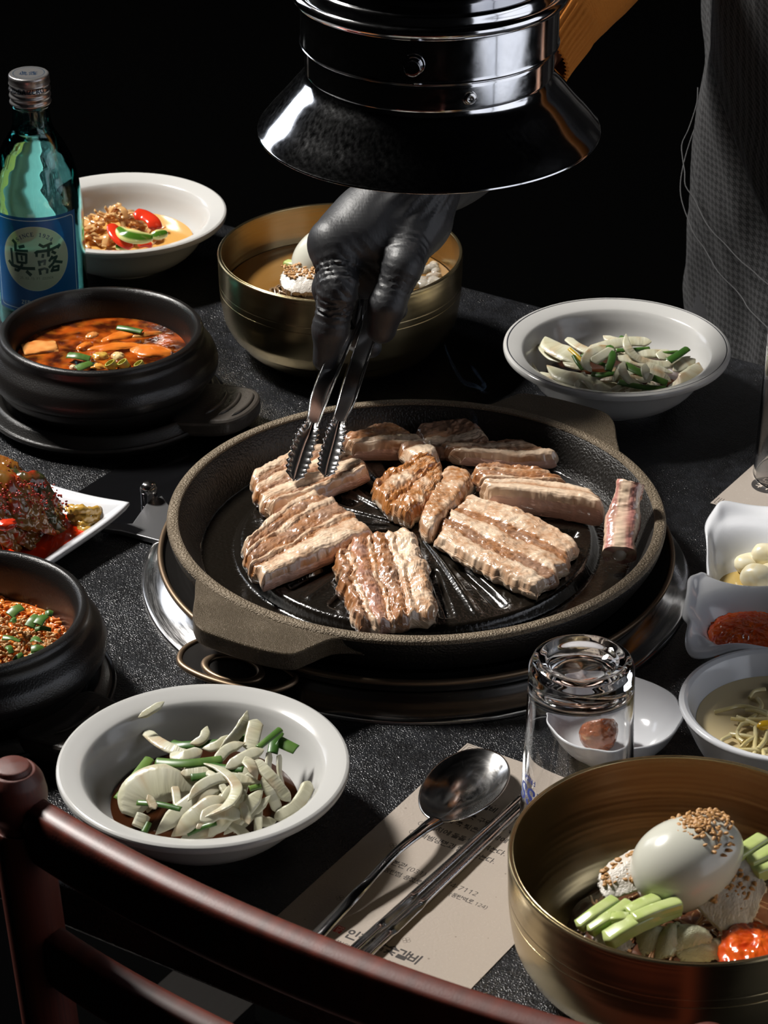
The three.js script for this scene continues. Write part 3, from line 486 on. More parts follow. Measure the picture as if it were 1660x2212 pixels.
// a shell whose rim follows a closed outline: rings from the rim down to a smaller bottom ring
const TD = { wells: [[0.2120, 0.0180], [0.2060, 0.0960]] };
{
  const O = [[0.2004, 0.035, -0.0476], [0.1912, 0.035, -0.0314], [0.1855, 0.033, -0.0062], [0.1855, 0.031, 0.0219], [0.1765, 0.031, 0.0394], [0.1657, 0.033, 0.0679], [0.1628, 0.034, 0.1016], [0.1618, 0.035, 0.1327], [0.1646, 0.035, 0.139], [0.1927, 0.034, 0.1353]].map(p => [p[0], p[2]]);
  O.push([0.2200, 0.1360], [0.2420, 0.1250], [0.2540, 0.1000], [0.2480, 0.0700], [0.2440, 0.0560], [0.2600, 0.0300], [0.2620, 0.0000], [0.2480, -0.0340], [0.2250, -0.0470]);
  const C = new THREE.CatmullRomCurve3(O.map(p => V(p[0], 0, p[1])), true, 'centripetal'), NA = 220, NR = 40, cx = 0.212, cz = 0.050;
  const well = (x, z, k) => { let d = 9; for (const [wx, wz] of TD.wells) d = Math.min(d, Math.hypot((x - wx) / 1.06, z - wz)); return sstep(0.012, 0.040 + k, d); };
  const P = [], idx = [], uv = [];
  const lay = (isTop) => { const b = P.length / 3; for (let i = 0; i <= NR; i++) for (let j = 0; j < NA; j++) { const q = C.getPointAt(j / NA), s = i / NR; q.x += 0.0011 * Math.sin(j / NA * 6.283 * 13) * s; q.z += 0.0011 * Math.cos(j / NA * 6.283 * 11) * s; const x = lerp(cx, q.x, s), z = lerp(cz, q.z, s), w = well(x, z, 0.001); const wave = 0.0026 * Math.sin(j / NA * Math.PI * 18 + 1) * sstep(0.75, 1, s); let y = 0.0075 + 0.0245 * w + wave + 0.0030 * sstep(0.82, 0.94, s) - (isTop ? 0.0016 * sstep(0.97, 1, s) : 0); if (!isTop) y = Math.max(0.0002, (y - 0.0045 + 0.0015 * sstep(0.97, 1, s)) * 1.0 - 0.004 * (1 - w)); P.push(x, y, z); uv.push(x, z); } for (let i = 0; i < NR; i++) for (let j = 0; j < NA; j++) { const q = b + i * NA + j, r = b + i * NA + (j + 1) % NA; isTop ? idx.push(q, q + NA, r, r, q + NA, r + NA) : idx.push(q, r, q + NA, r, r + NA, q + NA); } return b; };
  const T = lay(true), B = lay(false), e = NR * NA; for (let j = 0; j < NA; j++) { const k = (j + 1) % NA; idx.push(T + e + j, B + e + j, T + e + k, T + e + k, B + e + j, B + e + k); }
  const g = new THREE.BufferGeometry(); g.setAttribute('position', new THREE.Float32BufferAttribute(P, 3)); g.setAttribute('uv', new THREE.Float32BufferAttribute(uv, 2)); g.setIndex(idx); g.computeVertexNormals();
  const m = M.porcelain.clone(); m.side = THREE.DoubleSide;
  const d = thing('divided_dish', 'white wavy-edged dish with one hollow of garlic and one of red sauce', 'dish', [0, 0, 0]); part('dish_body', g, m, d);
}
// ---------- tumblers ----------
{
  const pr = [...smooth([[0.0001, 0.1130], [0.012, 0.1136], [0.0175, 0.1165], [0.0200, 0.1190], [0.0235, 0.1205], [0.0268, 0.1190], [0.0285, 0.1150], [0.0288, 0.1100], [0.0296, 0.0800], [0.0320, 0.0020], [0.0322, 0.0006], [0.0313, 0.0001]], 120, 0.3), ...smooth([[0.0303, 0.0006], [0.0300, 0.0020], [0.0278, 0.0800], [0.0270, 0.0980], [0.0255, 0.1025], [0.0190, 0.1045], [0.0001, 0.1050]], 90, 0.3)].reverse();
  const g = lathe(pr, 128);
  const a = thing('glass_tumbler', 'clear thick-bottomed tumbler standing upside down with blue print near its rim', 'glass', [0.0862, 0.0002, 0.2840]); part('glass_body', g, M.glass, a);
  const pt = canvasTex(512, 256, (c, w, h) => { c.clearRect(0, 0, w, h); c.fillStyle = '#12308c'; c.font = 'bold 34px sans-serif'; c.save(); c.translate(w / 2, h / 2); c.rotate(Math.PI); c.fillText('FRESH', 30, 96); c.font = 'italic bold 150px serif'; c.fillText('Cass', -170, 50); c.restore(); });
  const pm = mat([1, 1, 1], 0.3, { map: pt, transparent: true, side: THREE.DoubleSide, alphaTest: 0.3 });
  const cy = new THREE.CylinderGeometry(0.0306, 0.0318, 0.036, 64, 1, true, -1.75, 1.9); cy.translate(0, 0.039, 0); part('blue_print', cy, pm, a, 'blue upside-down print');
  const c = copyOf(a, [0.2665, 0.0006, -0.1480], 2.6, 'clear tumbler standing upside down on the paper mat behind the divided dish');
}

// ---------- pork on the pan ----------
const FAT = [0.78, 0.60, 0.43], LEAN = [0.35, 0.20, 0.125], SKIN = [0.72, 0.48, 0.38], TOAST = [0.37, 0.135, 0.028], CHAR = [0.13, 0.035, 0.008], PINK = [0.46, 0.20, 0.17];
// c: four top corners [x,y,z] (far-start, far-end, near-end, near-start); bands run from start to end, v = 0 at the far edge to 1 at the near edge
const bed = (x, z) => Math.hypot(x - PC[0], z - PC[2]) < DOME ? panY(x, z) : 0.0298;
function meat(name, label, c, o) {
  const { t = 0.011, bands = [], sd = 1, wob = 0.0022, lift = 0, rest = true, toast = 0.25, edgeToast = 1, bow = 0, sag = 0, skin = true, group = 'pork pieces cooking on the grill pan', rough = 1, round = 0.38, grow = 1.11, gro = 1, tint = [1, 1, 1], freeY = false } = o;
  const A = c.map(p => V(...p)), ctr = A[0].clone().add(A[1]).add(A[2]).add(A[3]).multiplyScalar(0.25); for (const q of A) q.set(ctr.x + (q.x - ctr.x) * grow, q.y, ctr.z + (q.z - ctr.z) * grow);
  const lu = (A[0].distanceTo(A[1]) + A[3].distanceTo(A[2])) / 2, lv = (A[0].distanceTo(A[3]) + A[1].distanceTo(A[2])) / 2;
  const nu = Math.max(24, Math.round(lu / 0.0009)), nv = Math.max(24, Math.round(lv / 0.0009)), nb = 9;
  let g = new THREE.BoxGeometry(1, 1, 1, nu, nb, nv); g.deleteAttribute('uv'); g.deleteAttribute('normal'); g = mergeVertices(g, 1e-6);
  const p = g.attributes.position, uv = new Float32Array(p.count * 2), col = new Float32Array(p.count * 3), R = Math.min(0.0052, t * 0.42);
  for (let i = 0; i < p.count; i++) {
    const a = p.getX(i) + 0.5, b = p.getY(i) + 0.5, v = p.getZ(i) + 0.5;
    // wavering outline
    const ea = wob * fbm(v * lv * 90 + sd, sd * 3.3, 0.5) * (a < 0.5 ? -1 : 1) * Math.abs(2 * a - 1), ev = wob * fbm(a * lu * 90 + sd * 5, sd * 1.3, 2.5) * Math.abs(2 * v - 1) * (v < 0.5 ? -1 : 1);
    const aa = a + ea / lu + (bands.length ? 0.02 * Math.sin(v * 19 + sd) * (Math.abs(2 * a - 1) ** 4) * (a < 0.5 ? -1 : 1) : 0), vv = v + ev / lv + bow * (a - 0.5) ** 2 * 4;
    const S = 2 * aa - 1, T = 2 * vv - 1, S2 = lerp(S, S * Math.sqrt(1 - 0.5 * Math.min(1, T * T)), round), T2 = lerp(T, T * Math.sqrt(1 - 0.5 * Math.min(1, S * S)), round), A2 = (S2 + 1) / 2, V3 = (T2 + 1) / 2;
    const q = A[0].clone().lerp(A[1], A2).lerp(A[3].clone().lerp(A[2], A2), V3);
    const X = q.x * 1, Z = q.z * 1;
    const wv = v + 0.075 * fbm(a * lu * 32 + sd, v * 2.5, sd) + 0.022 * fbm(a * lu * 160 + sd, v * 6, 4);
    let groove = 0, lobe = 0, type = FAT, fibre = 0, k0 = 0;
    for (let k = 0; k < bands.length; k++) { const [v0, ty] = bands[k]; if (k) groove += Math.exp(-(((wv - v0) * lv / 0.0016) ** 2)); if (wv >= v0) { type = ty; k0 = v0; const v1 = bands[k + 1]?.[0] ?? 1; lobe = Math.sin(Math.PI * clamp((wv - v0) / (v1 - v0))) * Math.min(1, (v1 - v0) * lv / 0.006); } }
    fibre = type === LEAN ? 1 : 0;
    const da = Math.min(a, 1 - a) * lu, dv = Math.min(v, 1 - v) * lv;
    const drop = d => d < R ? R - Math.sqrt(Math.max(0, R * R - (R - d) ** 2)) : 0;
    const bumps = 0.0022 * fbm(X * 32 + sd * 3, Z * 32, sd) + 0.0013 * fbm(X * 70 + sd, Z * 70, sd) + (0.0006 + 0.0007 * fibre) * fbm(X * 210 + sd, Z * 210, 3) + 0.00035 * n3(X * 560, Z * 560, sd);
    const base = rest && !freeY ? bed(X, Z) + 0.0004 : q.y - t;
    const corner = freeY ? q.y : Math.max(base + t + lift, 0) + (rest ? Math.max(0, 0) : 0);
    let topY = corner - drop(da) * 0.8 - drop(dv) + bumps * rough * 1.4 + 0.0010 * lobe * gro - 0.0013 * groove * gro * clamp(0.55 + 1.1 * n3(X * 55, Z * 55, sd + 4), 0.1, 1.2) + sag * ((2 * a - 1) ** 2) - (type === LEAN ? 0.0006 : 0);
    const bot = freeY ? q.y - t : base + lift * 0.85;
    const y = lerp(bot, topY, b) + 0;
    // side walls bulge and roughen
    const wall = (da < 1e-6 || dv < 1e-6) ? 0.0009 * fbm(X * 190 + y * 210, y * 320 + sd, Z * 190) + 0.0016 * Math.sin(Math.PI * b) + 0.0014 * fbm(X * 60 + sd, y * 90, Z * 60) - 0.0012 * (1 - b) ** 2 : 0;
    const out = V(q.x - ctr.x, 0, q.z - ctr.z).normalize();
    p.setXYZ(i, X + out.x * wall, y, Z + out.z * wall);
    uv[2 * i] = a * lu + b * 0.01; uv[2 * i + 1] = v * lv + b * 0.013;
    // colours: layers, toasted patches, pale skin on the near wall
    let C = mix3(type, mix3(FAT, LEAN, 0.5), 0.12 + 0.25 * clamp(fbm(X * 120, Z * 120, sd + 2)));
    if (fibre) C = mix3(C, [0.14, 0.06, 0.04], clamp(0.35 + 0.9 * n3(a * lu * 60, v * lv * 420, sd)) * 0.6);
    else C = mix3(C, [0.80, 0.68, 0.56], clamp(0.2 + 0.9 * n3(a * lu * 70 + 3, v * lv * 380, sd)) * 0.35);
    const patch = sstep(0.40 - toast * 0.7, 0.75 - toast * 0.5, 0.40 + 0.75 * fbm(X * 48 + sd * 7, Z * 48, sd) + 0.25 * n3(X * 190, Z * 190, 1));
    if (b > 0.6) C = mix3(C, TOAST, clamp(patch * toast * 2.6 * (0.6 + 0.4 * n3(X * 300, Z * 300, 7)), 0, 0.95));
    if (b > 0.6 && toast > 0.55) C = mix3(C, CHAR, sstep(0.25, 0.6, fbm(X * 85 + sd, Z * 85, 9)) * 0.8);
    if (b > 0.5) C = mix3(C, TOAST, clamp(groove * 0.75 * clamp(0.35 + 1.1 * n3(X * 60, Z * 60, sd + 3)) * (0.6 + toast)));
    const rim = Math.exp(-((Math.min(da, dv) / 0.0016) ** 2)) * sstep(0.55, 1, b) * edgeToast * 1.25;
    C = mix3(C, TOAST, clamp(rim * clamp(0.35 + 0.9 * n3(X * 75, Z * 75, sd + 6))) * 0.9);
    if (skin && v > 0.999 && b < 0.93) { C = mix3(SKIN, PINK, clamp(0.35 + 0.8 * fbm(X * 55, y * 90, Z * 55 + sd)) * (0.5 - 0.25 * b)); }
    C = mix3(C, [C[0] * 0.8, C[1] * 0.75, C[2] * 0.72], clamp(n3(X * 400, y * 400, Z * 400)) * 0.5);
    for (let k = 0; k < 3; k++) col[3 * i + k] = clamp(C[k] * tint[k], 0.003, 0.85);
  }
  g.setAttribute('uv', new THREE.BufferAttribute(uv, 2)); g.setAttribute('color', new THREE.BufferAttribute(col, 3));
  // place the origin at the piece's own base
  g.translate(-ctr.x, 0, -ctr.z); g.computeVertexNormals();
  return solo(name, g, F.meat, label, 'meat', [ctr.x, 0, ctr.z], 0, group);
}
const L5 = [[0, FAT], [0.13, LEAN], [0.27, FAT], [0.36, LEAN], [0.58, FAT], [0.66, LEAN], [0.70, FAT]];
meat('pork_belly', 'thick striped pork belly slab with a pale pink skin edge, nearest the front handle', [[-0.1094, 0.046, 0.0194], [-0.0691, 0.046, -0.0456], [-0.0293, 0.046, 0.0125], [-0.096, 0.046, 0.0598]].map(p => p), { t: 0.0135, bands: L5, sd: 2, toast: 0.28, bow: 0.03 });
meat('pork_belly', 'pork belly slab gripped by the steel tongs', [[-0.1077, 0.046, -0.079], [-0.0647, 0.046, -0.1173], [-0.0297, 0.046, -0.0765], [-0.0957, 0.046, -0.0251]], { t: 0.0125, bands: [[0, FAT], [0.2, LEAN], [0.34, FAT], [0.5, LEAN], [0.62, FAT], [0.84, LEAN], [0.9, FAT]], sd: 5, toast: 0.22, bow: 0.02 });
meat('pork_belly', 'curled pork piece with a blond fatty front behind the tongs', [[-0.0474, 0.046, -0.1304], [-0.0154, 0.046, -0.1477], [0.0097, 0.046, -0.1109], [-0.0404, 0.046, -0.1109]], { t: 0.0135, bands: [[0, LEAN], [0.5, FAT], [0.8, FAT]], sd: 8, toast: 0.35, round: 0.45, gro: 0.7 });
meat('pork_belly', 'grey-brown pork slice farthest back against the pan wall', [[0, 0.046, -0.1504], [0.035, 0.046, -0.1598], [0.0508, 0.046, -0.1265], [0.0152, 0.046, -0.107]], { t: 0.0095, bands: [[0, LEAN], [0.55, FAT], [0.8, LEAN]], sd: 11, toast: 0.18, round: 0.6, gro: 0.4, edgeToast: 0.3, skin: false, tint: [0.85, 0.85, 0.85] });
meat('pork_belly', 'small glistening pork strip in the middle of the back row', [[-0.0123, 0.05, -0.1149], [0.0022, 0.05, -0.1222], [0.0174, 0.05, -0.0981], [0.0006, 0.05, -0.0853]], { t: 0.012, bands: [[0, LEAN], [0.4, FAT]], sd: 14, toast: 0.15, round: 0.6, lift: 0.001, skin: false });
meat('pork_belly', 'pale pork slab with pinkish wall beneath the back ear handle', [[0.019, 0.044, -0.1186], [0.0675, 0.044, -0.1285], [0.096, 0.044, -0.1005], [0.0295, 0.044, -0.1026]], { t: 0.0105, bands: [[0, LEAN], [0.18, FAT], [0.5, LEAN], [0.68, FAT]], sd: 17, toast: 0.2, round: 0.35, gro: 0.5 });
meat('pork_belly', 'reddish brown lean pork slice tucked behind the thick white-skinned slab', [[0.042, 0.046, -0.0835], [0.0774, 0.046, -0.081], [0.1018, 0.046, -0.0628], [0.0408, 0.046, -0.0603]], { t: 0.0125, bands: [[0, LEAN], [0.35, FAT], [0.5, LEAN], [0.85, FAT]], sd: 20, toast: 0.35 });
meat('pork_belly', 'thick pale pork belly slab with a smooth broad white skin face', [[0.0492, 0.051, -0.051], [0.1055, 0.051, -0.0478], [0.1203, 0.051, -0.0243], [0.0458, 0.051, -0.0376]], { t: 0.0185, bands: [[0, LEAN], [0.12, FAT], [0.45, [0.50, 0.33, 0.22]], [0.55, FAT]], gro: 0.35, sd: 23, toast: 0.12, edgeToast: 0.35, bow: 0.16, rough: 0.6 });
meat('pork_belly', 'broad flat grill-marked pork slice in front of the white-skinned slab', [[0.0374, 0.044, -0.0408], [0.1028, 0.044, 0.0112], [0.0726, 0.044, 0.076], [0.0109, 0.044, 0.0158]], { t: 0.0105, bands: [[0, FAT], [0.30, LEAN], [0.42, FAT], [0.62, LEAN], [0.78, FAT]], sd: 26, toast: 0.34, wob: 0.0042, round: 0.5, gro: 0.3, edgeToast: 0.35, skin: false });
meat('pork_belly', 'well browned crispy pork piece in the centre of the pan', [[-0.0306, 0.048, -0.0529], [0.0079, 0.048, -0.0968], [0.0196, 0.048, -0.0566], [-0.0059, 0.048, -0.0037]], { t: 0.014, bands: [[0, LEAN], [0.22, FAT], [0.5, LEAN], [0.62, FAT]], sd: 29, toast: 0.56, round: 0.6, wob: 0.006, rough: 1.6, skin: false });
meat('pork_belly', 'browned pork strip leaning beside the crispy centre piece', [[0.02, 0.048, -0.0752], [0.0378, 0.048, -0.0603], [0.0099, 0.048, 0.0114], [0.0021, 0.048, -0.0025]], { t: 0.014, bands: [[0, FAT], [0.5, FAT]], sd: 31, toast: 0.48, round: 0.4, rough: 1.2, skin: false });
meat('pork_belly', 'ribbed pork piece split into three strips at the front of the dome', [[-0.0518, 0.045, 0.0369], [-0.0354, 0.045, 0.1117], [0.0097, 0.045, 0.1002], [-0.0026, 0.045, 0.0107]], { t: 0.0125, bands: [[0, LEAN], [0.16, FAT], [0.22, [0.36, 0.17, 0.13]], [0.40, FAT], [0.46, LEAN], [0.66, FAT], [0.76, FAT]], sd: 35, toast: 0.36, wob: 0.007, rough: 1.5, gro: 1.35, round: 0.25, skin: false });
{ // the piece with a bone leans on the pan's wall
  const pts = [[0.1373, 0.066, -0.0159], [0.1349, 0.058, -0.0104], [0.1325, 0.049, -0.0031], [0.1294, 0.042, 0.0123], [0.1281, 0.036, 0.0257]];
  const g = sweep(pts, { w: 0.021, t: 0.017, n: 70, m: 44, sq: 0.72, taper: s => 0.86 + 0.22 * s - 0.1 * Math.sin(s * 9) });
  const P = g.attributes.position, N = g.attributes.normal;
  for (let i = 0; i < P.count; i++) { const x = P.getX(i), y = P.getY(i), z = P.getZ(i), d = 0.0016 * fbm(x * 110, y * 110, z * 110) + 0.0006 * fbm(x * 330, y * 330, z * 330); P.setXYZ(i, x + N.getX(i) * d, y + N.getY(i) * d, z + N.getZ(i) * d); }
  g.computeVertexNormals();
  paint(g, (x, y, z, i) => { let C = mix3(PINK, FAT, sstep(-0.3, 0.5, fbm(x * 60, y * 25, z * 25) + 0.35 * Math.sin((i % 45) * 0.75))); C = mix3(C, LEAN, sstep(0.1, 0.5, fbm(x * 140 + 4, y * 50, z * 50))); return mix3(C, TOAST, 0.6 * sstep(0.25, 0.5, fbm(x * 70 + 9, y * 70, z * 70))); });
  const q = pts[2]; g.translate(-q[0], 0, -q[2]);
  const r = thing('pork_rib', 'narrow pink rib piece leaning upright against the pan wall', 'meat', [q[0], 0, q[2]], 0, 'pork pieces cooking on the grill pan');
  part('rib_flesh', g, F.meat, r);
  const e = pts[4]; part('bone', shift(lump([0.0045, 0.0042, 0.0042], 0.08, 3, 12), e[0] - q[0], e[1] + 0.001, e[2] - q[2] + 0.0005), mat([0.62, 0.55, 0.47], 0.3), r, 'whitish bone end');
}
{ // small crumbs and a shred of meat in the fat
  const q = [-0.0235, 0.033, 0.1034];
  const cr = lump([0.0035, 0.0018, 0.006], 0.5, 3, 12, 4); paint(cr, () => [0.30, 0.18, 0.12]); planarUV(cr);
  solo('meat_shred', cr, F.meat, 'small loose shred of meat in front of the three-strip piece', 'meat', [q[0], panY(q[0], q[2]) + 0.0016, q[2]]);
}

// ---------- small food ----------
const ONION = [0.66, 0.64, 0.49], ONION2 = [0.52, 0.50, 0.32], SOYST = [0.42, 0.22, 0.07], GREEN = [0.022, 0.085, 0.010], GREEN2 = [0.15, 0.24, 0.05];
function recenter(g) { g.computeBoundingBox(); const b = g.boundingBox, c = [(b.min.x + b.max.x) / 2, b.min.y, (b.min.z + b.max.z) / 2]; g.translate(-c[0], -c[1], -c[2]); return c; }
function onion(pts, o, label, group, stain = 0.3) {
  const sd = rnd() * 90, g = sweep(pts, { w: (o.w ?? 0.0075) * 0.8, t: o.t ?? 0.0013, n: 30, m: 14, taper: o.taper ?? ends(0.24, 0.75), cup: (o.cup ?? -0.0012) * 0.7, twist: o.twist ?? 0, up: o.up ?? [0.25, 1, 0.45], sq: 0.4 });
  paint(g, (x, y, z, i) => { const C = mix3(ONION, ONION2, clamp(0.35 + 0.5 * fbm(x * 60 + sd, y * 60, z * 60) + 0.45 * Math.sin((i % 15) * 2.4 + sd))); const st = mix3(C, [0.74, 0.74, 0.66], clamp(n3(x * 160 + sd, y * 160, z * 160)) * 0.6); return mix3(st, SOYST, clamp(stain * 2.2 * sstep(0.02, 0.45, fbm(x * 75 + sd, y * 75, z * 75)))); });
  const c = recenter(g); return solo('onion_slice', g, F.onion, label, 'onion', c, 0, group);
}
function chive(pts, o, label, group) {
  const sd = rnd() * 90, g = sweep(pts, { w: (o.w ?? 0.006) * 0.68, t: o.t ?? 0.0007, n: 24, m: 12, sq: 0.5, taper: o.taper ?? (s => 1 - 0.12 * s), cup: o.cup ?? -0.0012, twist: o.twist ?? 0, up: o.up ?? [0.1, 1, 0.3] });
  paint(g, (x, y, z) => mix3(mix3(GREEN, GREEN2, (o.pale ?? 0.1) + 0.5 * clamp(n3(x * 300 + sd, y * 60, z * 60))), [0.01, 0.05, 0.006], clamp(fbm(x * 90, y * 90, z * 90 + sd)) * 0.7));
  const c = recenter(g); return solo('chive_piece', g, F.chive, label, 'chive', c, 0, group);
}
const disc = (r, y, at, m, name, label, cat, wob = 0) => { const g = new THREE.CylinderGeometry(r, r * 0.96, 0.0016, 96, 1); g.translate(0, 0.0008, 0); return solo(name, g, m, label, cat, [at[0], y - 0.0016, at[2]]); };
// salad in the bowl nearest the chair
{
  disc(0.0525, 0.0185, FB, F.soy, 'soy_dressing', 'dark brown soy dressing pooled in the bowl nearest the chair', 'sauce');
  const G = 'onion slices in the bowl nearest the chair', Lb = 'pale onion slice in the wide-rimmed bowl nearest the chair', LG = 'chive piece in the wide-rimmed bowl nearest the chair', GG = 'chives in the bowl nearest the chair';
  const S = [
    [[[-0.1615, 0.027, 0.297], [-0.1565, 0.036, 0.2874], [-0.1425, 0.041, 0.2843], [-0.1244, 0.037, 0.2832]], { w: 0.030, t: 0.0032, cup: -0.006, taper: moon(0.5), up: [0.1, 1, 0.7] }, 'broad curved onion petal with soy stains in the bowl nearest the chair'],
    [[[-0.1454, 0.026, 0.314], [-0.1326, 0.037, 0.3075], [-0.118, 0.043, 0.2976], [-0.1073, 0.041, 0.2881]], { w: 0.013, cup: -0.003 }], [[[-0.1368, 0.025, 0.3144], [-0.1259, 0.036, 0.3135], [-0.1134, 0.042, 0.3054], [-0.1067, 0.041, 0.3003]], { w: 0.014, cup: -0.003 }],
    [[[-0.1166, 0.025, 0.3144], [-0.109, 0.035, 0.3121], [-0.1008, 0.04, 0.3026], [-0.0958, 0.039, 0.2946]], { w: 0.013, cup: -0.003 }], [[[-0.1082, 0.025, 0.3129], [-0.0985, 0.035, 0.3084], [-0.0903, 0.04, 0.297], [-0.0873, 0.041, 0.2918]], { w: 0.010 }],
    [[[-0.103, 0.024, 0.3102], [-0.0923, 0.034, 0.3042], [-0.083, 0.038, 0.2941]], { w: 0.007 }], [[[-0.1225, 0.046, 0.2734], [-0.1102, 0.047, 0.2816], [-0.1015, 0.046, 0.2963], [-0.1057, 0.044, 0.3102], [-0.1201, 0.04, 0.3192]], { w: 0.0085, up: [0, 1, -0.4] }, 'thin onion ring piece arching high over the broad petals nearest the chair'],
    [[[-0.1278, 0.042, 0.3054], [-0.1223, 0.045, 0.2967], [-0.1099, 0.046, 0.2878], [-0.0874, 0.042, 0.2876]], { w: 0.0085 }, 'slender onion strip curving over the middle of the salad nearest the chair'], [[[-0.12, 0.04, 0.321], [-0.1109, 0.041, 0.3133], [-0.0974, 0.036, 0.3098]], { w: 0.012, taper: ends(0.2) }],
    [[[-0.1573, 0.032, 0.2198], [-0.149, 0.034, 0.2339], [-0.1413, 0.034, 0.2409], [-0.1323, 0.034, 0.2438]], { w: 0.0095, taper: ends(0.1) }, 'thick onion strip against the far wall of the bowl nearest the chair'], [[[-0.0979, 0.055, 0.2347], [-0.1, 0.05, 0.2421], [-0.1064, 0.044, 0.249], [-0.1138, 0.041, 0.2563]], { w: 0.0085, twist: 1.2 }, 'tall onion strip standing upright at the back of the salad nearest the chair'],
    [[[-0.0923, 0.052, 0.2392], [-0.0941, 0.049, 0.2506], [-0.0954, 0.046, 0.2618]], { w: 0.011, taper: ends(0.1) }, 'flat onion strip standing beside the tallest one in the bowl nearest the chair'], [[[-0.1078, 0.044, 0.243], [-0.114, 0.043, 0.2514], [-0.1228, 0.041, 0.2523]], { w: 0.0075 }], [[[-0.1211, 0.042, 0.2309], [-0.1234, 0.04, 0.2409], [-0.1305, 0.038, 0.2429]], { w: 0.007 }, 'small hooked onion sliver below the soy drop on the bowl wall'],
    [[[-0.0982, 0.049, 0.2585], [-0.1078, 0.048, 0.2628], [-0.1149, 0.045, 0.2739]], { w: 0.008 }], [[[-0.0874, 0.051, 0.2683], [-0.0954, 0.051, 0.2731], [-0.1081, 0.047, 0.2807]], { w: 0.009, taper: ends(0.2) }], [[[-0.1401, 0.044, 0.2617], [-0.1327, 0.046, 0.2667], [-0.1221, 0.046, 0.2618]], { w: 0.0095, taper: ends(0.15) }],
    [[[-0.0974, 0.051, 0.2751], [-0.0928, 0.049, 0.2836], [-0.0905, 0.045, 0.2892]], { w: 0.011, twist: 1.0 }], [[[-0.0932, 0.049, 0.274], [-0.0832, 0.044, 0.2839], [-0.0724, 0.033, 0.2925]], { w: 0.0095, taper: ends(0.12) }], [[[-0.0875, 0.044, 0.2839], [-0.082, 0.037, 0.2926], [-0.0783, 0.028, 0.2965]], { w: 0.0085, taper: ends(0.15) }],
    [[[-0.062, 0.034, 0.275], [-0.0651, 0.032, 0.2854], [-0.0703, 0.03, 0.2938], [-0.0808, 0.027, 0.3007]], { w: 0.0095, t: 0.0038, taper: ends(0.1), up: [0.7, 1, 0.3] }, 'squared onion strip leaning on the sunny wall of the bowl nearest the chair'], [[[-0.0798, 0.026, 0.3011], [-0.0872, 0.027, 0.3025], [-0.0911, 0.029, 0.298]], { w: 0.008 }, 'short curled onion strip under the squared leaning strip'],
    [[[-0.0841, 0.043, 0.2593], [-0.0843, 0.04, 0.2703], [-0.0805, 0.033, 0.2754]], { w: 0.007, taper: ends(0.1), up: [1, 0.6, 0] }], [[[-0.0787, 0.041, 0.2582], [-0.0785, 0.036, 0.2683], [-0.0767, 0.031, 0.2744]], { w: 0.006, taper: ends(0.1), up: [1, 0.6, 0] }],
    [[[-0.1493, 0.047, 0.3062], [-0.147, 0.045, 0.3098], [-0.1447, 0.043, 0.3143]], { w: 0.006 }], [[[-0.1519, 0.038, 0.2684], [-0.1433, 0.039, 0.2737], [-0.1327, 0.041, 0.2776]], { w: 0.009, taper: ends(0.12) }],
    [[[-0.1551, 0.028, 0.3104], [-0.1521, 0.033, 0.3046]], { w: 0.010, t: 0.004, taper: ends(0.06) }, 'short blunt onion stub at the front wall of the bowl nearest the chair'], [[[-0.1315, 0.024, 0.3148], [-0.122, 0.026, 0.3122], [-0.1093, 0.027, 0.3099]], { w: 0.010 }], [[[-0.1331, 0.043, 0.2796], [-0.1244, 0.044, 0.2791], [-0.1158, 0.044, 0.2791]], { w: 0.008, taper: ends(0.15) }],
  ];
  for (const [p, o, l] of S) onion(p, o, l ?? Lb, l ? undefined : G, 0.22);
  for (let k = 0; k < 14; k++) { const c = [-0.1147, 0.034, 0.2845], a = rr(0, 6.28), r = 0.036 * Math.sqrt(rnd()), b = rr(0, 6.28), x = c[0] + r * Math.cos(a), z = c[2] + r * 0.8 * Math.sin(a), h = 0.040 - 0.014 * (r / 0.036) ** 2, q = u => [x + Math.cos(b) * 0.016 * u, h + 0.004 * (1 - u * u) + rr(-0.001, 0.001), z + Math.sin(b) * 0.016 * u + 0.004 * u * u]; onion([q(-1), q(-0.3), q(0.4), q(1)], { w: rr(0.005, 0.008), taper: ends(0.14) }, Lb, G, 0.2); }
  onion([[-0.161, 0.043, 0.2238], [-0.1534, 0.046, 0.2198], [-0.1465, 0.0475, 0.2139]], { w: 0.006, t: 0.0018 }, 'thin onion sliver stuck on the inner rim of the bowl nearest the chair', undefined, 0.05);
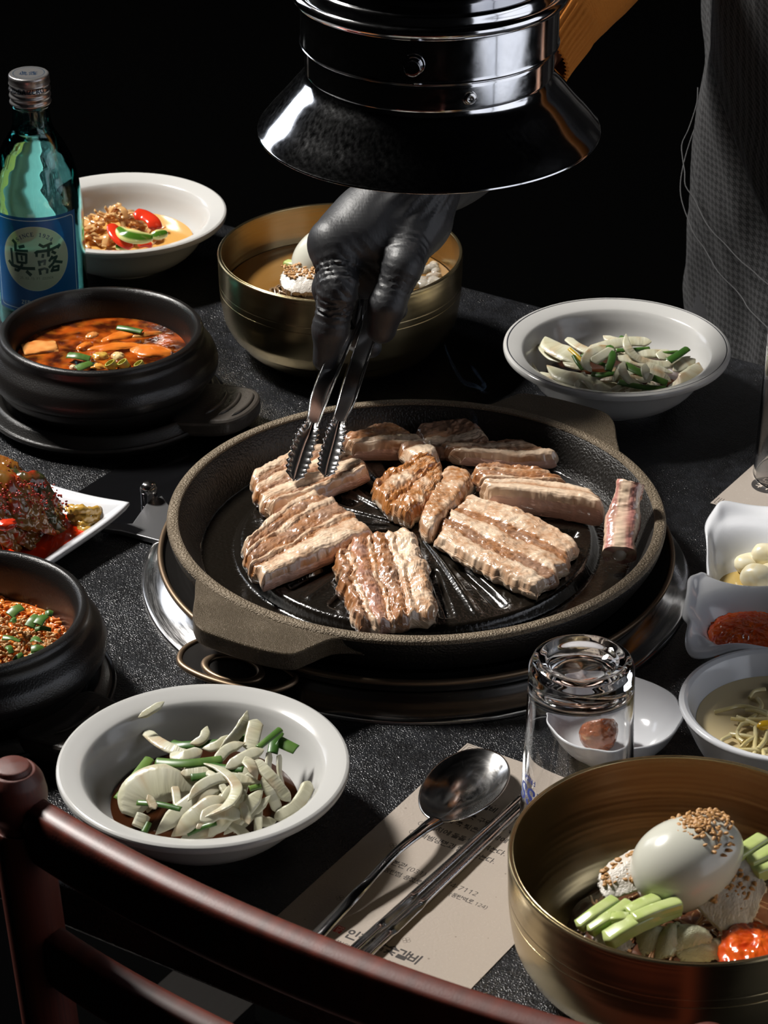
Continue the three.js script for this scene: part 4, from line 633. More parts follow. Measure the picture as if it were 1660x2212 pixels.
  for (const [p, o, l] of [
    [[[-0.1686, 0.027, 0.2823], [-0.1598, 0.035, 0.2726], [-0.1523, 0.037, 0.2552]], { w: 0.010, pale: 0.7 }, 'long pale green leek strip standing on the side of the salad'], [[[-0.1477, 0.045, 0.2704], [-0.13, 0.047, 0.2749], [-0.1107, 0.047, 0.2711]], { w: 0.0095, pale: 0.35 }, 'long flat chive lying across the salad nearest the chair'],
    [[[-0.1417, 0.034, 0.2349], [-0.1347, 0.036, 0.2399], [-0.1146, 0.038, 0.2409]], { w: 0.009 }], [[[-0.079, 0.05, 0.2451], [-0.0852, 0.05, 0.255], [-0.0909, 0.049, 0.2624]], { w: 0.0065, pale: 0.25 }], [[[-0.08, 0.045, 0.2495], [-0.0744, 0.044, 0.2529], [-0.0698, 0.043, 0.2553]], { w: 0.0125 }],
    [[[-0.1053, 0.043, 0.2375], [-0.1, 0.044, 0.245], [-0.0924, 0.043, 0.2415]], { w: 0.009 }], [[[-0.0803, 0.045, 0.2405], [-0.0822, 0.044, 0.2509], [-0.0831, 0.042, 0.2578]], { w: 0.010 }], [[[-0.1556, 0.041, 0.304], [-0.1429, 0.043, 0.3087], [-0.131, 0.043, 0.3134]], { w: 0.006 }],
    [[[-0.1281, 0.029, 0.3164], [-0.1205, 0.033, 0.3165], [-0.1119, 0.036, 0.3162]], { w: 0.006 }], [[[-0.1517, 0.028, 0.3141], [-0.1492, 0.031, 0.3091]], { w: 0.006 }], [[[-0.1275, 0.043, 0.2824], [-0.1157, 0.044, 0.281], [-0.1017, 0.046, 0.2802]], { w: 0.009 }], [[[-0.1214, 0.046, 0.2734], [-0.1115, 0.046, 0.2773], [-0.0984, 0.047, 0.2807]], { w: 0.008 }],
    [[[-0.0947, 0.043, 0.2938], [-0.0884, 0.043, 0.291]], { w: 0.006, pale: 0.6 }],
  ]) chive(p, o, l ?? LG, l ? undefined : GG);
}
// salad in the bowl with the painted line
{
  disc(0.0510, 0.0170, RB, F.soy, 'soy_dressing', 'brown soy dressing pooled in the bowl with the dark rim line', 'sauce');
  const G = 'onion slices in the bowl with the dark rim line', Lb = 'pale onion slice in the bowl with the dark rim line', LG = 'green chive piece in the bowl with the dark rim line', GG = 'chives in the bowl with the dark rim line';
  for (const [p, o, l] of [
    [[[0.0935, 0.03, -0.2999], [0.0975, 0.031, -0.279], [0.1066, 0.031, -0.2619]], { w: 0.010 }, 'curved onion strip at the side wall of the bowl with the dark rim line'], [[[0.0968, 0.037, -0.2926], [0.1034, 0.038, -0.276], [0.114, 0.037, -0.2637], [0.1184, 0.034, -0.2529]], { w: 0.022, cup: -0.004 }, 'broad upright onion petal at the side of the dark-rimmed salad'], [[[0.1126, 0.04, -0.2849], [0.1194, 0.04, -0.2718], [0.1288, 0.039, -0.2625]], { w: 0.0095, taper: ends(0.08) }],
    [[[0.0853, 0.028, -0.2714], [0.0868, 0.026, -0.2608], [0.0915, 0.024, -0.2536], [0.0999, 0.023, -0.2472]], { w: 0.0085 }, 'onion crescent hooked up the wall of the bowl with the dark rim line'], [[[0.0964, 0.031, -0.2576], [0.1104, 0.032, -0.2402], [0.1298, 0.03, -0.2345], [0.1473, 0.029, -0.2379]], { w: 0.018, cup: -0.004 }], [[[0.0916, 0.026, -0.2565], [0.101, 0.026, -0.2467], [0.1182, 0.024, -0.2438]], { w: 0.012 }],
    [[[0.125, 0.04, -0.2618], [0.1414, 0.043, -0.267], [0.1567, 0.043, -0.2728], [0.1725, 0.042, -0.274]], { w: 0.011, taper: ends(0.1, 0.5) }, 'long smooth onion strip running along the back of the dark-rimmed salad'], [[[0.1274, 0.035, -0.2383], [0.1231, 0.041, -0.2414], [0.1281, 0.043, -0.2542], [0.141, 0.044, -0.2621]], { w: 0.009, taper: ends(0.15) }], [[[0.1273, 0.042, -0.2407], [0.135, 0.044, -0.2465], [0.1436, 0.045, -0.2557]], { w: 0.0095, taper: ends(0.1) }],
    [[[0.1385, 0.04, -0.2878], [0.145, 0.04, -0.282], [0.1536, 0.039, -0.2783]], { w: 0.009 }, 'pointed onion tip behind the salad in the dark-rimmed bowl'], [[[0.1531, 0.052, -0.2655], [0.1538, 0.048, -0.2524], [0.161, 0.042, -0.2464], [0.1798, 0.037, -0.2468], [0.1995, 0.037, -0.2595]], { w: 0.009, taper: ends(0.2) }, 'long onion strip rising to a point in the middle of the dark-rimmed salad'], [[[0.1409, 0.041, -0.2498], [0.1549, 0.041, -0.247], [0.1694, 0.038, -0.2419], [0.1856, 0.033, -0.2409]], { w: 0.010 }],
    [[[0.1582, 0.04, -0.2576], [0.1707, 0.04, -0.259], [0.186, 0.038, -0.2617]], { w: 0.010, taper: ends(0.15) }], [[[0.1765, 0.038, -0.2532], [0.1808, 0.039, -0.2596], [0.1871, 0.038, -0.2603]], { w: 0.011 }], [[[0.1818, 0.025, -0.2349], [0.191, 0.032, -0.2318], [0.2014, 0.035, -0.2397], [0.2055, 0.034, -0.2557]], { w: 0.017, cup: -0.004 }, 'thick blunt onion chunk at the far end of the dark-rimmed salad'],
    [[[0.1856, 0.034, -0.2417], [0.1936, 0.036, -0.2488], [0.2033, 0.035, -0.2593]], { w: 0.012 }], [[[0.1504, 0.044, -0.238], [0.1485, 0.042, -0.2282], [0.1534, 0.036, -0.2238], [0.1637, 0.03, -0.2276]], { w: 0.0085 }], [[[0.1646, 0.045, -0.2318], [0.1646, 0.042, -0.2227], [0.168, 0.034, -0.2223]], { w: 0.0085 }], [[[0.1703, 0.04, -0.224], [0.1629, 0.038, -0.2211], [0.1573, 0.037, -0.2273]], { w: 0.0075 }],
    [[[0.1174, 0.025, -0.2307], [0.1319, 0.028, -0.2275], [0.1523, 0.027, -0.2295]], { w: 0.017, cup: -0.004 }, 'wide onion piece lowest at the front of the dark-rimmed salad'], [[[0.151, 0.022, -0.234], [0.1594, 0.024, -0.2314], [0.1671, 0.02, -0.2339]], { w: 0.010 }], [[[0.1077, 0.033, -0.2606], [0.116, 0.034, -0.2529], [0.128, 0.034, -0.2473]], { w: 0.010 }], [[[0.1355, 0.036, -0.2488], [0.1472, 0.035, -0.2397], [0.1596, 0.034, -0.2403]], { w: 0.010 }],
    [[[0.164, 0.037, -0.2356], [0.1765, 0.034, -0.2361], [0.1841, 0.029, -0.2351]], { w: 0.010 }], [[[0.1253, 0.02, -0.2366], [0.1374, 0.021, -0.2332], [0.1475, 0.021, -0.236]], { w: 0.010 }], [[[0.1012, 0.022, -0.2492], [0.1135, 0.024, -0.248], [0.1233, 0.024, -0.2452]], { w: 0.011 }],
  ]) onion(p, o, l ?? Lb, l ? undefined : G, 0.35);
  for (let k = 0; k < 12; k++) { const c = [0.1457, 0.03, -0.2498], a = rr(0, 6.28), r = 0.036 * Math.sqrt(rnd()), b = rr(0, 6.28), x = c[0] + r * Math.cos(a), z = c[2] + r * 0.7 * Math.sin(a), h = 0.037 - 0.013 * (r / 0.036) ** 2, q = u => [x + Math.cos(b) * 0.015 * u, h + 0.004 * (1 - u * u) + rr(-0.001, 0.001), z + Math.sin(b) * 0.015 * u - 0.004 * u * u]; onion([q(-1), q(-0.3), q(0.4), q(1)], { w: rr(0.005, 0.008), taper: ends(0.14) }, Lb, G, 0.35); }
  for (const [p, o] of [
    [[[0.1152, 0.041, -0.2541], [0.1178, 0.039, -0.2455], [0.1213, 0.036, -0.2404]], { w: 0.0045 }], [[[0.1458, 0.043, -0.2585], [0.1583, 0.043, -0.2599], [0.1704, 0.042, -0.2642]], { w: 0.006, pale: 0.15 }], [[[0.1415, 0.045, -0.2614], [0.1424, 0.044, -0.2465], [0.1384, 0.04, -0.2309]], { w: 0.009 }], [[[0.1758, 0.04, -0.2604], [0.1833, 0.04, -0.261], [0.1907, 0.04, -0.2627]], { w: 0.005, pale: 0.3 }],
    [[[0.1825, 0.041, -0.2456], [0.19, 0.042, -0.2534], [0.1978, 0.042, -0.264]], { w: 0.0095 }], [[[0.1505, 0.042, -0.2379], [0.1621, 0.04, -0.2281], [0.1804, 0.034, -0.2237]], { w: 0.011, pale: 0.25 }], [[[0.1457, 0.034, -0.2264], [0.1616, 0.034, -0.2182], [0.1791, 0.032, -0.2195]], { w: 0.009, pale: 0.1 }], [[[0.1276, 0.033, -0.2409], [0.1348, 0.034, -0.2375], [0.146, 0.035, -0.2397]], { w: 0.008 }],
    [[[0.1517, 0.04, -0.2878], [0.1538, 0.041, -0.2828], [0.1562, 0.041, -0.2807]], { w: 0.006 }], [[[0.1152, 0.024, -0.2341], [0.1193, 0.026, -0.2323], [0.1242, 0.027, -0.2322]], { w: 0.005 }], [[[0.1216, 0.04, -0.2576], [0.1279, 0.04, -0.2491], [0.1376, 0.038, -0.2447]], { w: 0.006 }],
  ]) chive(p, o, LG, GG);
  chive([[0.1128, 0.042, -0.2634], [0.1171, 0.041, -0.2555], [0.1217, 0.039, -0.2489]], { w: 0.005, pale: 1 }, 'single yellow-green stalk in the bowl with the dark rim line').material = mat([0.55, 0.36, 0.02], 0.3);
}
// pickles in the bowl behind the bottle
{
  disc(0.0540, 0.0215, BB, mat([0.50, 0.27, 0.07], 0.08), 'yellow_broth', 'cloudy yellow pickle broth in the bowl behind the teal bottle', 'broth');
  const geos = []; for (let i = 0; i < 70; i++) { const c = [-0.2272, 0.028, -0.5088], a = rr(0, 6.28), r = Math.sqrt(rnd()) * 0.030, x = c[0] + r * Math.cos(a) * 1.25 - 0.008, z = c[2] + r * Math.sin(a) * 0.8, h = 0.022 + 0.022 * Math.exp(-((r / 0.018) ** 2)), b = rr(0, 6.28); const q = k => [x + Math.cos(b) * 0.009 * k, h + rr(-0.004, 0.004), z + Math.sin(b) * 0.009 * k]; geos.push(sweep([q(-1), q(-0.3), q(0.4), q(1)], { w: rr(0.003, 0.006), t: 0.002, n: 12, m: 6 })); }
  const gm = mergeGeometries(geos), c = recenter(gm); const s = solo('jellyfish_strands', gm, mat([0.80, 0.52, 0.22], 0.12, { transmission: 0.5, thickness: 0, clearcoat: 0.4 }), 'heap of glassy amber jellyfish strands in the bowl behind the bottle', 'salad', c); s.userData.kind = 'stuff';
  const red = mat([0.55, 0.03, 0.01], 0.15, { clearcoat: 0.5 });
  for (const [l, p, w] of [['curved red pepper strip at the front of the pickle heap', [[-0.2341, 0.044, -0.4832], [-0.2315, 0.041, -0.4702], [-0.2243, 0.037, -0.4625], [-0.2164, 0.034, -0.4623]], 0.010], ['red pepper strip arching over the back of the pickle heap', [[-0.2181, 0.049, -0.4917], [-0.2088, 0.048, -0.4897], [-0.2015, 0.046, -0.4814], [-0.1996, 0.041, -0.4759]], 0.012], ['short red pepper strip low in the broth', [[-0.2134, 0.033, -0.466], [-0.2079, 0.033, -0.4688], [-0.2024, 0.031, -0.4705]], 0.006]]) { const g = sweep(p, { w, t: 0.004, n: 26, m: 14, taper: ends(0.1), up: [0.3, 1, 0.5] }), c2 = recenter(g); solo('pepper_strip', g, red, l, 'pepper', c2); }
  for (const [l, p, w] of [['green-skinned cucumber slice resting across the red pepper', [[-0.2284, 0.046, -0.47], [-0.2214, 0.045, -0.4596], [-0.2113, 0.043, -0.4586], [-0.2015, 0.041, -0.4632]], 0.012], ['cucumber slice at the end of the pickle heap', [[-0.203, 0.04, -0.4683], [-0.1974, 0.041, -0.4688], [-0.1911, 0.04, -0.4754]], 0.009], ['pale cucumber end low at the front of the pickle heap', [[-0.2301, 0.033, -0.4632], [-0.2255, 0.034, -0.4623], [-0.221, 0.033, -0.4618]], 0.009]]) {
    const g = sweep(p, { w, t: 0.0035, n: 26, m: 16, taper: moon(0.4), up: [0.1, 1, 0.9] }); const q0 = p[1];
    paint(g, (x, y, z, i) => ((i % 17) > 2 && (i % 17) < 6) ? [0.05, 0.14, 0.01] : mix3([0.58, 0.55, 0.22], [0.42, 0.46, 0.12], clamp(n3(x * 200, y * 200, z * 200)))); const c2 = recenter(g); solo('cucumber_slice', g, F.wet, l, 'cucumber', c2);
  }
}
// red soup in the stone pot
{
  const g = new THREE.CircleGeometry(0.0612, 96, 0, Math.PI * 2); g.rotateX(-Math.PI / 2);
  const P = [], uv = [], idx = [], NR = 40, NA = 120; for (let i = 0; i <= NR; i++) for (let j = 0; j <= NA; j++) { const r = 0.0606 * i / NR, a = j / NA * 6.28319; P.push(r * Math.cos(a), 0.0014 * fbm(r * Math.cos(a) * 70, r * Math.sin(a) * 60, 3) * (1 - (i / NR) ** 4), r * Math.sin(a)); uv.push(P[P.length - 3] * 1.2, P[P.length - 1] * 1.2); } for (let i = 0; i < NR; i++) for (let j = 0; j < NA; j++) { const a = i * (NA + 1) + j, b = a + NA + 1; idx.push(a, a + 1, b, a + 1, b + 1, b); }
  const s = new THREE.BufferGeometry(); s.setAttribute('position', new THREE.Float32BufferAttribute(P, 3)); s.setAttribute('uv', new THREE.Float32BufferAttribute(uv, 2)); s.setIndex(idx); s.computeVertexNormals();
  paint(s, (x, y, z) => mix3(mix3([0.035, 0.006, 0.002], [0.32, 0.055, 0.005], sstep(-0.25, 0.30, fbm(x * 55 + 2, z * 55, 1))), [0.55, 0.17, 0.015], clamp(fbm(x * 130, z * 130, 8)) * 0.7)); // clear dark broth between clouds of solids
  solo('red_soup', s, F.soup, 'oily orange-red kimchi soup filling the pot by the bottle', 'soup', [SP[0], 0.0440, SP[2]]);
  const OR = [0.60, 0.17, 0.02], PALE = [0.62, 0.30, 0.09];
  const bit = (name, cat, label, at, r, col, turn = 0, sq = false) => { const g2 = lump(r, 0.35, 1.6, 16); if (sq) deform(g2, (x, y, z) => { const f = (q, R) => Math.sign(q) * R * Math.min(1, Math.abs(q / R) * 1.35) ; return [f(x, r[0]), f(y, r[1]), f(z, r[2])]; }); paint(g2, (x, y, z) => mix3(col, [0.5, 0.10, 0.01], clamp(0.3 + fbm(x * 150, y * 150, z * 150 + at[0] * 99)))); planarUV(g2); solo(name, g2, F.wet, label, cat, [at[0], 0.0440 - r[1] * 0.25, at[2]], turn, undefined); };
  bit('pork_slice', 'meat', 'square orange slice of pork floating by the soup pot wall', [-0.2678, 0.046, -0.2589], [0.0125, 0.0028, 0.0095], PALE, 0.3, true);
  bit('kimchi_piece', 'kimchi', 'long pale cabbage piece lying across the middle of the soup', [-0.2134, 0.046, -0.2603], [0.020, 0.003, 0.006], OR, 0.2);
  bit('kimchi_piece', 'kimchi', 'large bright orange cabbage piece towards the sunny side of the soup', [-0.1877, 0.046, -0.2534], [0.0155, 0.005, 0.010], OR, -0.3);
  bit('kimchi_piece', 'kimchi', 'cabbage piece floating at the back of the soup', [-0.2113, 0.046, -0.2784], [0.016, 0.003, 0.006], OR, 0.5);
  bit('kimchi_piece', 'kimchi', 'small cabbage piece between the two green leek pieces in the soup', [-0.2229, 0.046, -0.2452], [0.0065, 0.004, 0.006], [0.5, 0.32, 0.06], 0.5);
  bit('kimchi_piece', 'kimchi', 'small folded cabbage piece near the pork slice', [-0.2356, 0.046, -0.2603], [0.008, 0.004, 0.005], OR, 0.9);
  bit('kimchi_piece', 'kimchi', 'small cabbage shred behind the folded piece in the soup', [-0.2319, 0.046, -0.2798], [0.006, 0.003, 0.004], PALE, 0.9);
  bit('kimchi_piece', 'kimchi', 'brownish cabbage strip at the back of the soup below the green leek', [-0.1921, 0.046, -0.2807], [0.011, 0.003, 0.0035], [0.40, 0.20, 0.05], 0.3);
  bit('tofu_crumb', 'tofu', 'pale crumb of tofu beside the green leek ring in the soup', [-0.2104, 0.046, -0.2452], [0.005, 0.0045, 0.005], [0.72, 0.55, 0.25]);
  bit('tofu_crumb', 'tofu', 'orange tofu crumb next to the front wall of the soup pot', [-0.2231, 0.046, -0.2276], [0.0055, 0.0035, 0.004], [0.66, 0.30, 0.05]);
  bit('tofu_crumb', 'tofu', 'tiny white tofu crumb near the front of the soup', [-0.2408, 0.046, -0.2263], [0.003, 0.003, 0.003], [0.7, 0.5, 0.3]);
  for (const [l, p, w, pl] of [['dark green leek leaf floating at the back of the soup', [[-0.2143, 0.048, -0.2869], [-0.2055, 0.0485, -0.283], [-0.1955, 0.048, -0.2793]], 0.007, 0], ['green leek leaf floating in the middle of the soup', [[-0.2454, 0.049, -0.239], [-0.2385, 0.05, -0.2356], [-0.229, 0.048, -0.2343]], 0.009, 0.2], ['green leek piece close to the front wall of the soup', [[-0.2373, 0.049, -0.2161], [-0.2322, 0.05, -0.2194], [-0.2275, 0.049, -0.2255]], 0.009, 0.3]]) chive(p, { w: w * 1.15, pale: pl + 0.1 }, l);
  for (const [l, q, r] of [['yellow-green leek ring floating in the soup', [-0.2125, 0.047, -0.2282], 0.0042], ['leek ring touching the front wall of the soup', [-0.204, 0.047, -0.2296], 0.004], ['leek ring half under the soup by the rim', [-0.1923, 0.047, -0.2274], 0.0038]]) { const rg = lathe([[r * 0.7, 0], [r, 0], [r, 0.005], [r * 0.7, 0.005], [r * 0.7, 0]], 28); rg.rotateZ(0.5); solo('leek_ring', rg, mat([0.45, 0.45, 0.07], 0.2, { clearcoat: 0.4 }), l, 'leek', [q[0], 0.0430, q[2]]); }
}
// fried rice
function scatter(name, geo, m, n, place, label, cat, parent) { // tiny grains: one uncountable heap
  const im = new THREE.InstancedMesh(geo, m, n), d = new THREE.Object3D(); im.name = parent ? name : numbered(name);
  for (let i = 0; i < n; i++) { const q = place(i); d.position.set(q[0], q[1], q[2]); d.rotation.set(q[3] ?? rr(0, 6.28), rr(0, 6.28), q[4] ?? rr(-0.6, 0.6)); const s = rr(0.8, 1.2); d.scale.set(s, s, s); d.updateMatrix(); im.setMatrixAt(i, d.matrix); if (q[5]) im.setColorAt(i, new THREE.Color().setRGB(...q[5])); }
  im.userData.kind = 'stuff'; im.castShadow = im.receiveShadow = true; im.frustumCulled = false;
  if (parent) parent.add(im); else { scene.add(im); im.position.y = TOP; tag(im, label, cat); im.userData.kind = 'stuff'; }
  return im;
}
const grainG = (a, b, c) => { const g = new THREE.SphereGeometry(1, 10, 8); g.scale(a, b, c); return g; };
const seedG = deform(grainG(0.0017, 0.0007, 0.0010), (x, y, z) => [x, y * (1 - 0.3 * x / 0.0017), z * (1 - 0.45 * x / 0.0017)]);
{
  const top = (x, z) => 0.034 + 0.014 * Math.exp(-(((x - RP[0]) ** 2 + (z - RP[2] - 0.01) ** 2) / 0.0016)) + 0.004 * fbm(x * 60, z * 60, 4);
  const base = new THREE.CylinderGeometry(0.0638, 0.058, 0.012, 64, 1); base.translate(0, -0.006, 0);
  const b = solo('rice_bed', lumpTop(base), mat([0.45, 0.10, 0.012], 0.35, { clearcoat: 0.3 }), 'orange bed of fried rice in the black pot', 'rice', [RP[0], 0.036, RP[2]]);
  function lumpTop(g) { return g; }
  scatter('fried_rice', grainG(0.0034, 0.0013, 0.0014), mat([1, 1, 1], 0.25, { clearcoat: 0.4 }), 1500, () => { const a = rr(0, 6.28), r = Math.sqrt(rnd()) * 0.0605, x = RP[0] + r * Math.cos(a), z = RP[2] + r * Math.sin(a); return [x, top(x, z) + rr(-0.001, 0.002), z, rr(0, 6.28), rr(-0.5, 0.5), mix3([0.55, 0.12, 0.012], [0.66, 0.26, 0.05], rnd())]; }, 'oily orange grains of fried rice in the black pot', 'rice');
  const cS = [-0.2445, 0.048, 0.1408];
  scatter('sesame_seeds', seedG, F.sesame, 420, () => { const a = rr(0, 6.28), r = Math.sqrt(rnd()) * 0.034, x = cS[0] + r * Math.cos(a), z = cS[2] + r * Math.sin(a) * 0.9; return [x, top(x, z) + 0.0035 + rr(-0.0006, 0.0012), z]; }, 'toasted sesame seeds heaped on the fried rice', 'sesame');
  const G = 'chive pieces on the fried rice';
  for (const [a, b2, w] of [[[-0.2437, 0.058, 0.1352], [-0.2368, 0.06, 0.1282], 0.014], [[-0.242, 0.057, 0.138], [-0.2391, 0.056, 0.14], 0.012], [[-0.2307, 0.057, 0.1468], [-0.2265, 0.06, 0.1385], 0.014], [[-0.2254, 0.06, 0.1488], [-0.2217, 0.061, 0.1402], 0.013], [[-0.2225, 0.058, 0.1337], [-0.2178, 0.058, 0.1337], 0.010], [[-0.2273, 0.056, 0.1473], [-0.2176, 0.055, 0.1464], 0.008], [[-0.2281, 0.054, 0.1549], [-0.2216, 0.054, 0.1592], 0.013], [[-0.2279, 0.053, 0.1648], [-0.2205, 0.052, 0.1646], 0.012], [[-0.2413, 0.055, 0.1652], [-0.2382, 0.053, 0.1698], 0.009], [[-0.2452, 0.056, 0.1567], [-0.2344, 0.055, 0.1594], 0.009], [[-0.2373, 0.048, 0.171], [-0.2323, 0.05, 0.1671], 0.009], [[-0.2296, 0.048, 0.166], [-0.2245, 0.048, 0.1639], 0.007]])
    chive([a, a.map((q, i) => (q + b2[i]) / 2 + (i === 1 ? 0.001 : 0)), b2], { w: w * 0.72, pale: rr(0.05, 0.4), twist: rr(-0.5, 0.9), cup: -0.0008 }, 'chopped chive piece on top of the fried rice', G);
}
// kimchi on the square plate
{
  const g = plate([[-0.062, -0.050], [0.02, -0.056], [0.055, -0.050], [0.062, -0.046], [0.060, 0.02], [0.056, 0.060], [0.0, 0.056], [-0.058, 0.052]], 0.0074, 0.0108, 0.0008, 90);
  solo('kimchi_brine', g, mat([0.60, 0.030, 0.004], 0.07), 'bright red kimchi brine pooled on the square plate', 'brine', KP.at, KP.turn);
  const leafCol = [[0.14, 0.065, 0.012], [0.030, 0.038, 0.012], [0.22, 0.085, 0.015], [0.46, 0.27, 0.05]];
  const rows = [ // start, peak and end of each folded leaf
    [[-0.278, 0.05, -0.078], [-0.269, 0.055, -0.0625], [-0.2575, 0.05, -0.0527], [-0.2489, 0.04, -0.0569], [-0.2471, 0.028, -0.0658], 0.026, 2], [[-0.2614, 0.048, -0.0612], [-0.247, 0.05, -0.0444], [-0.2373, 0.044, -0.0448], [-0.2295, 0.03, -0.0504], [-0.2274, 0.016, -0.0615], 0.024, 1],
    [[-0.2733, 0.058, -0.0426], [-0.2635, 0.06, -0.0271], [-0.253, 0.056, -0.0205], [-0.2441, 0.044, -0.0296], [-0.2373, 0.022, -0.0554], 0.026, 0], [[-0.2748, 0.06, -0.0471], [-0.2646, 0.06, -0.0365], [-0.2503, 0.054, -0.03], [-0.2407, 0.042, -0.0332], [-0.2301, 0.018, -0.0498], 0.022, 2],
    [[-0.2717, 0.058, -0.0203], [-0.2632, 0.056, -0.0124], [-0.2549, 0.046, -0.0167], [-0.2477, 0.03, -0.0294], [-0.2423, 0.016, -0.0452], 0.024, 0], [[-0.2709, 0.054, -0.0114], [-0.2643, 0.052, -0.0059], [-0.2572, 0.042, -0.0102], [-0.254, 0.028, -0.0238], [-0.2507, 0.016, -0.0337], 0.022, 2],
    [[-0.2716, 0.046, -0.0031], [-0.2664, 0.04, -0.0025], [-0.2655, 0.026, -0.016], [-0.2647, 0.016, -0.0279], [-0.2643, 0.012, -0.0316], 0.026, 1], [[-0.2282, 0.02, -0.0661], [-0.2227, 0.022, -0.0578], [-0.2169, 0.021, -0.0561], [-0.2109, 0.017, -0.0633], [-0.2049, 0.014, -0.0722], 0.014, 3],
  ];
  rows.forEach((r, i) => {
    const w = r[5] * 0.62, pts = r.slice(0, 5).map(p => i < 7 ? [p[0] - 0.006, p[1], p[2] - 0.005] : p), gs = [];
    for (let k = 0; k < 5; k++) { const dz = (k - 2) * 0.0022; gs.push(sweep(pts.map((p, j) => [p[0] + dz * 0.5 + rr(-0.0008, 0.0008), p[1] - k * 0.0042 * (j < 4 ? 1 : 0.5) + rr(-0.0006, 0.0006), p[2] + dz + rr(-0.0008, 0.0008)].map((q, n) => n === 1 ? Math.max(q, 0.0105) : q)), { w: w * (1 - 0.06 * k), t: 0.0034, n: 60, m: 22, taper: s => ends(0.12, 0.5)(s) * (1 - 0.35 * s), cup: -0.003, up: [0.4, 1, 0.5], twist: s => 0.35 * Math.sin(s * 9 + i + k) })); }
    const gg = mergeGeometries(gs), P = gg.attributes.position, Nn = gg.attributes.normal;
    for (let j = 0; j < P.count; j++) { const x = P.getX(j), y = P.getY(j), z = P.getZ(j), d = 0.0022 * fbm(x * 120 + i, y * 120, z * 120) + 0.0009 * n3(x * 420, y * 420, z * 420); P.setXYZ(j, x + Nn.getX(j) * d, Math.max(0.0104, y + Nn.getY(j) * d), z + Nn.getZ(j) * d); }
    gg.computeVertexNormals();
    paint(gg, (x, y, z) => { const c = mix3(leafCol[r[6]], leafCol[2], clamp(0.2 + fbm(x * 60 + i, y * 60, z * 60)) * (r[6] === 3 ? 0.2 : 0.8)); return mix3(c, [0.30, 0.016, 0.005], r[6] === 3 ? 0.1 * clamp(fbm(x * 90, y * 90, z * 90)) : sstep(-0.05, 0.4, fbm(x * 100 + 7 * i, y * 100, z * 100)) * 0.9); });
    const c = recenter(gg);
    solo('kimchi_leaf', gg, F.wet, ['folded brown kimchi leaf along the back of the pile', 'dark green kimchi leaf at the near end of the pile', 'thick folded kimchi leaf on top of the pile', 'kimchi leaf draped from the top down to the brine', 'chili-covered kimchi leaf at the side towards the rice pot', 'orange-edged kimchi leaf reaching into the brine', 'dark kimchi leaf closest to the rice pot', 'yellowish kimchi stem lying in the corner of the plate'][i], 'kimchi', c);
  });
  const R0 = rows.slice(0, 7);
  scatter('chili_flakes', lump([0.0010, 0.0004, 0.0008], 0.7, 4, 5, 3), F.chili, 620, i => { const r = R0[i % 7], k = rnd() * 3.4, a = r[Math.floor(k)], b = r[Math.min(4, Math.floor(k) + 1)], f = k - Math.floor(k); return [lerp(a[0], b[0], f) + rr(-0.014, 0.003), lerp(a[1], b[1], f) + rr(-0.0030, 0.0004), lerp(a[2], b[2], f) + rr(-0.010, 0.002)]; }, 'red chili flakes and paste spread over the kimchi', 'chili');
  const bits = [-0.259, 0.054, 0.018], bg = lump([0.0065, 0.0032, 0.0050], 0.3, 2, 14, 9); planarUV(bg); paint(bg, () => [0.55, 0.035, 0.01]);
  solo('pepper_bit', bg, F.wet, 'bright red pepper bit on the kimchi', 'pepper', bits, 0.4);
}
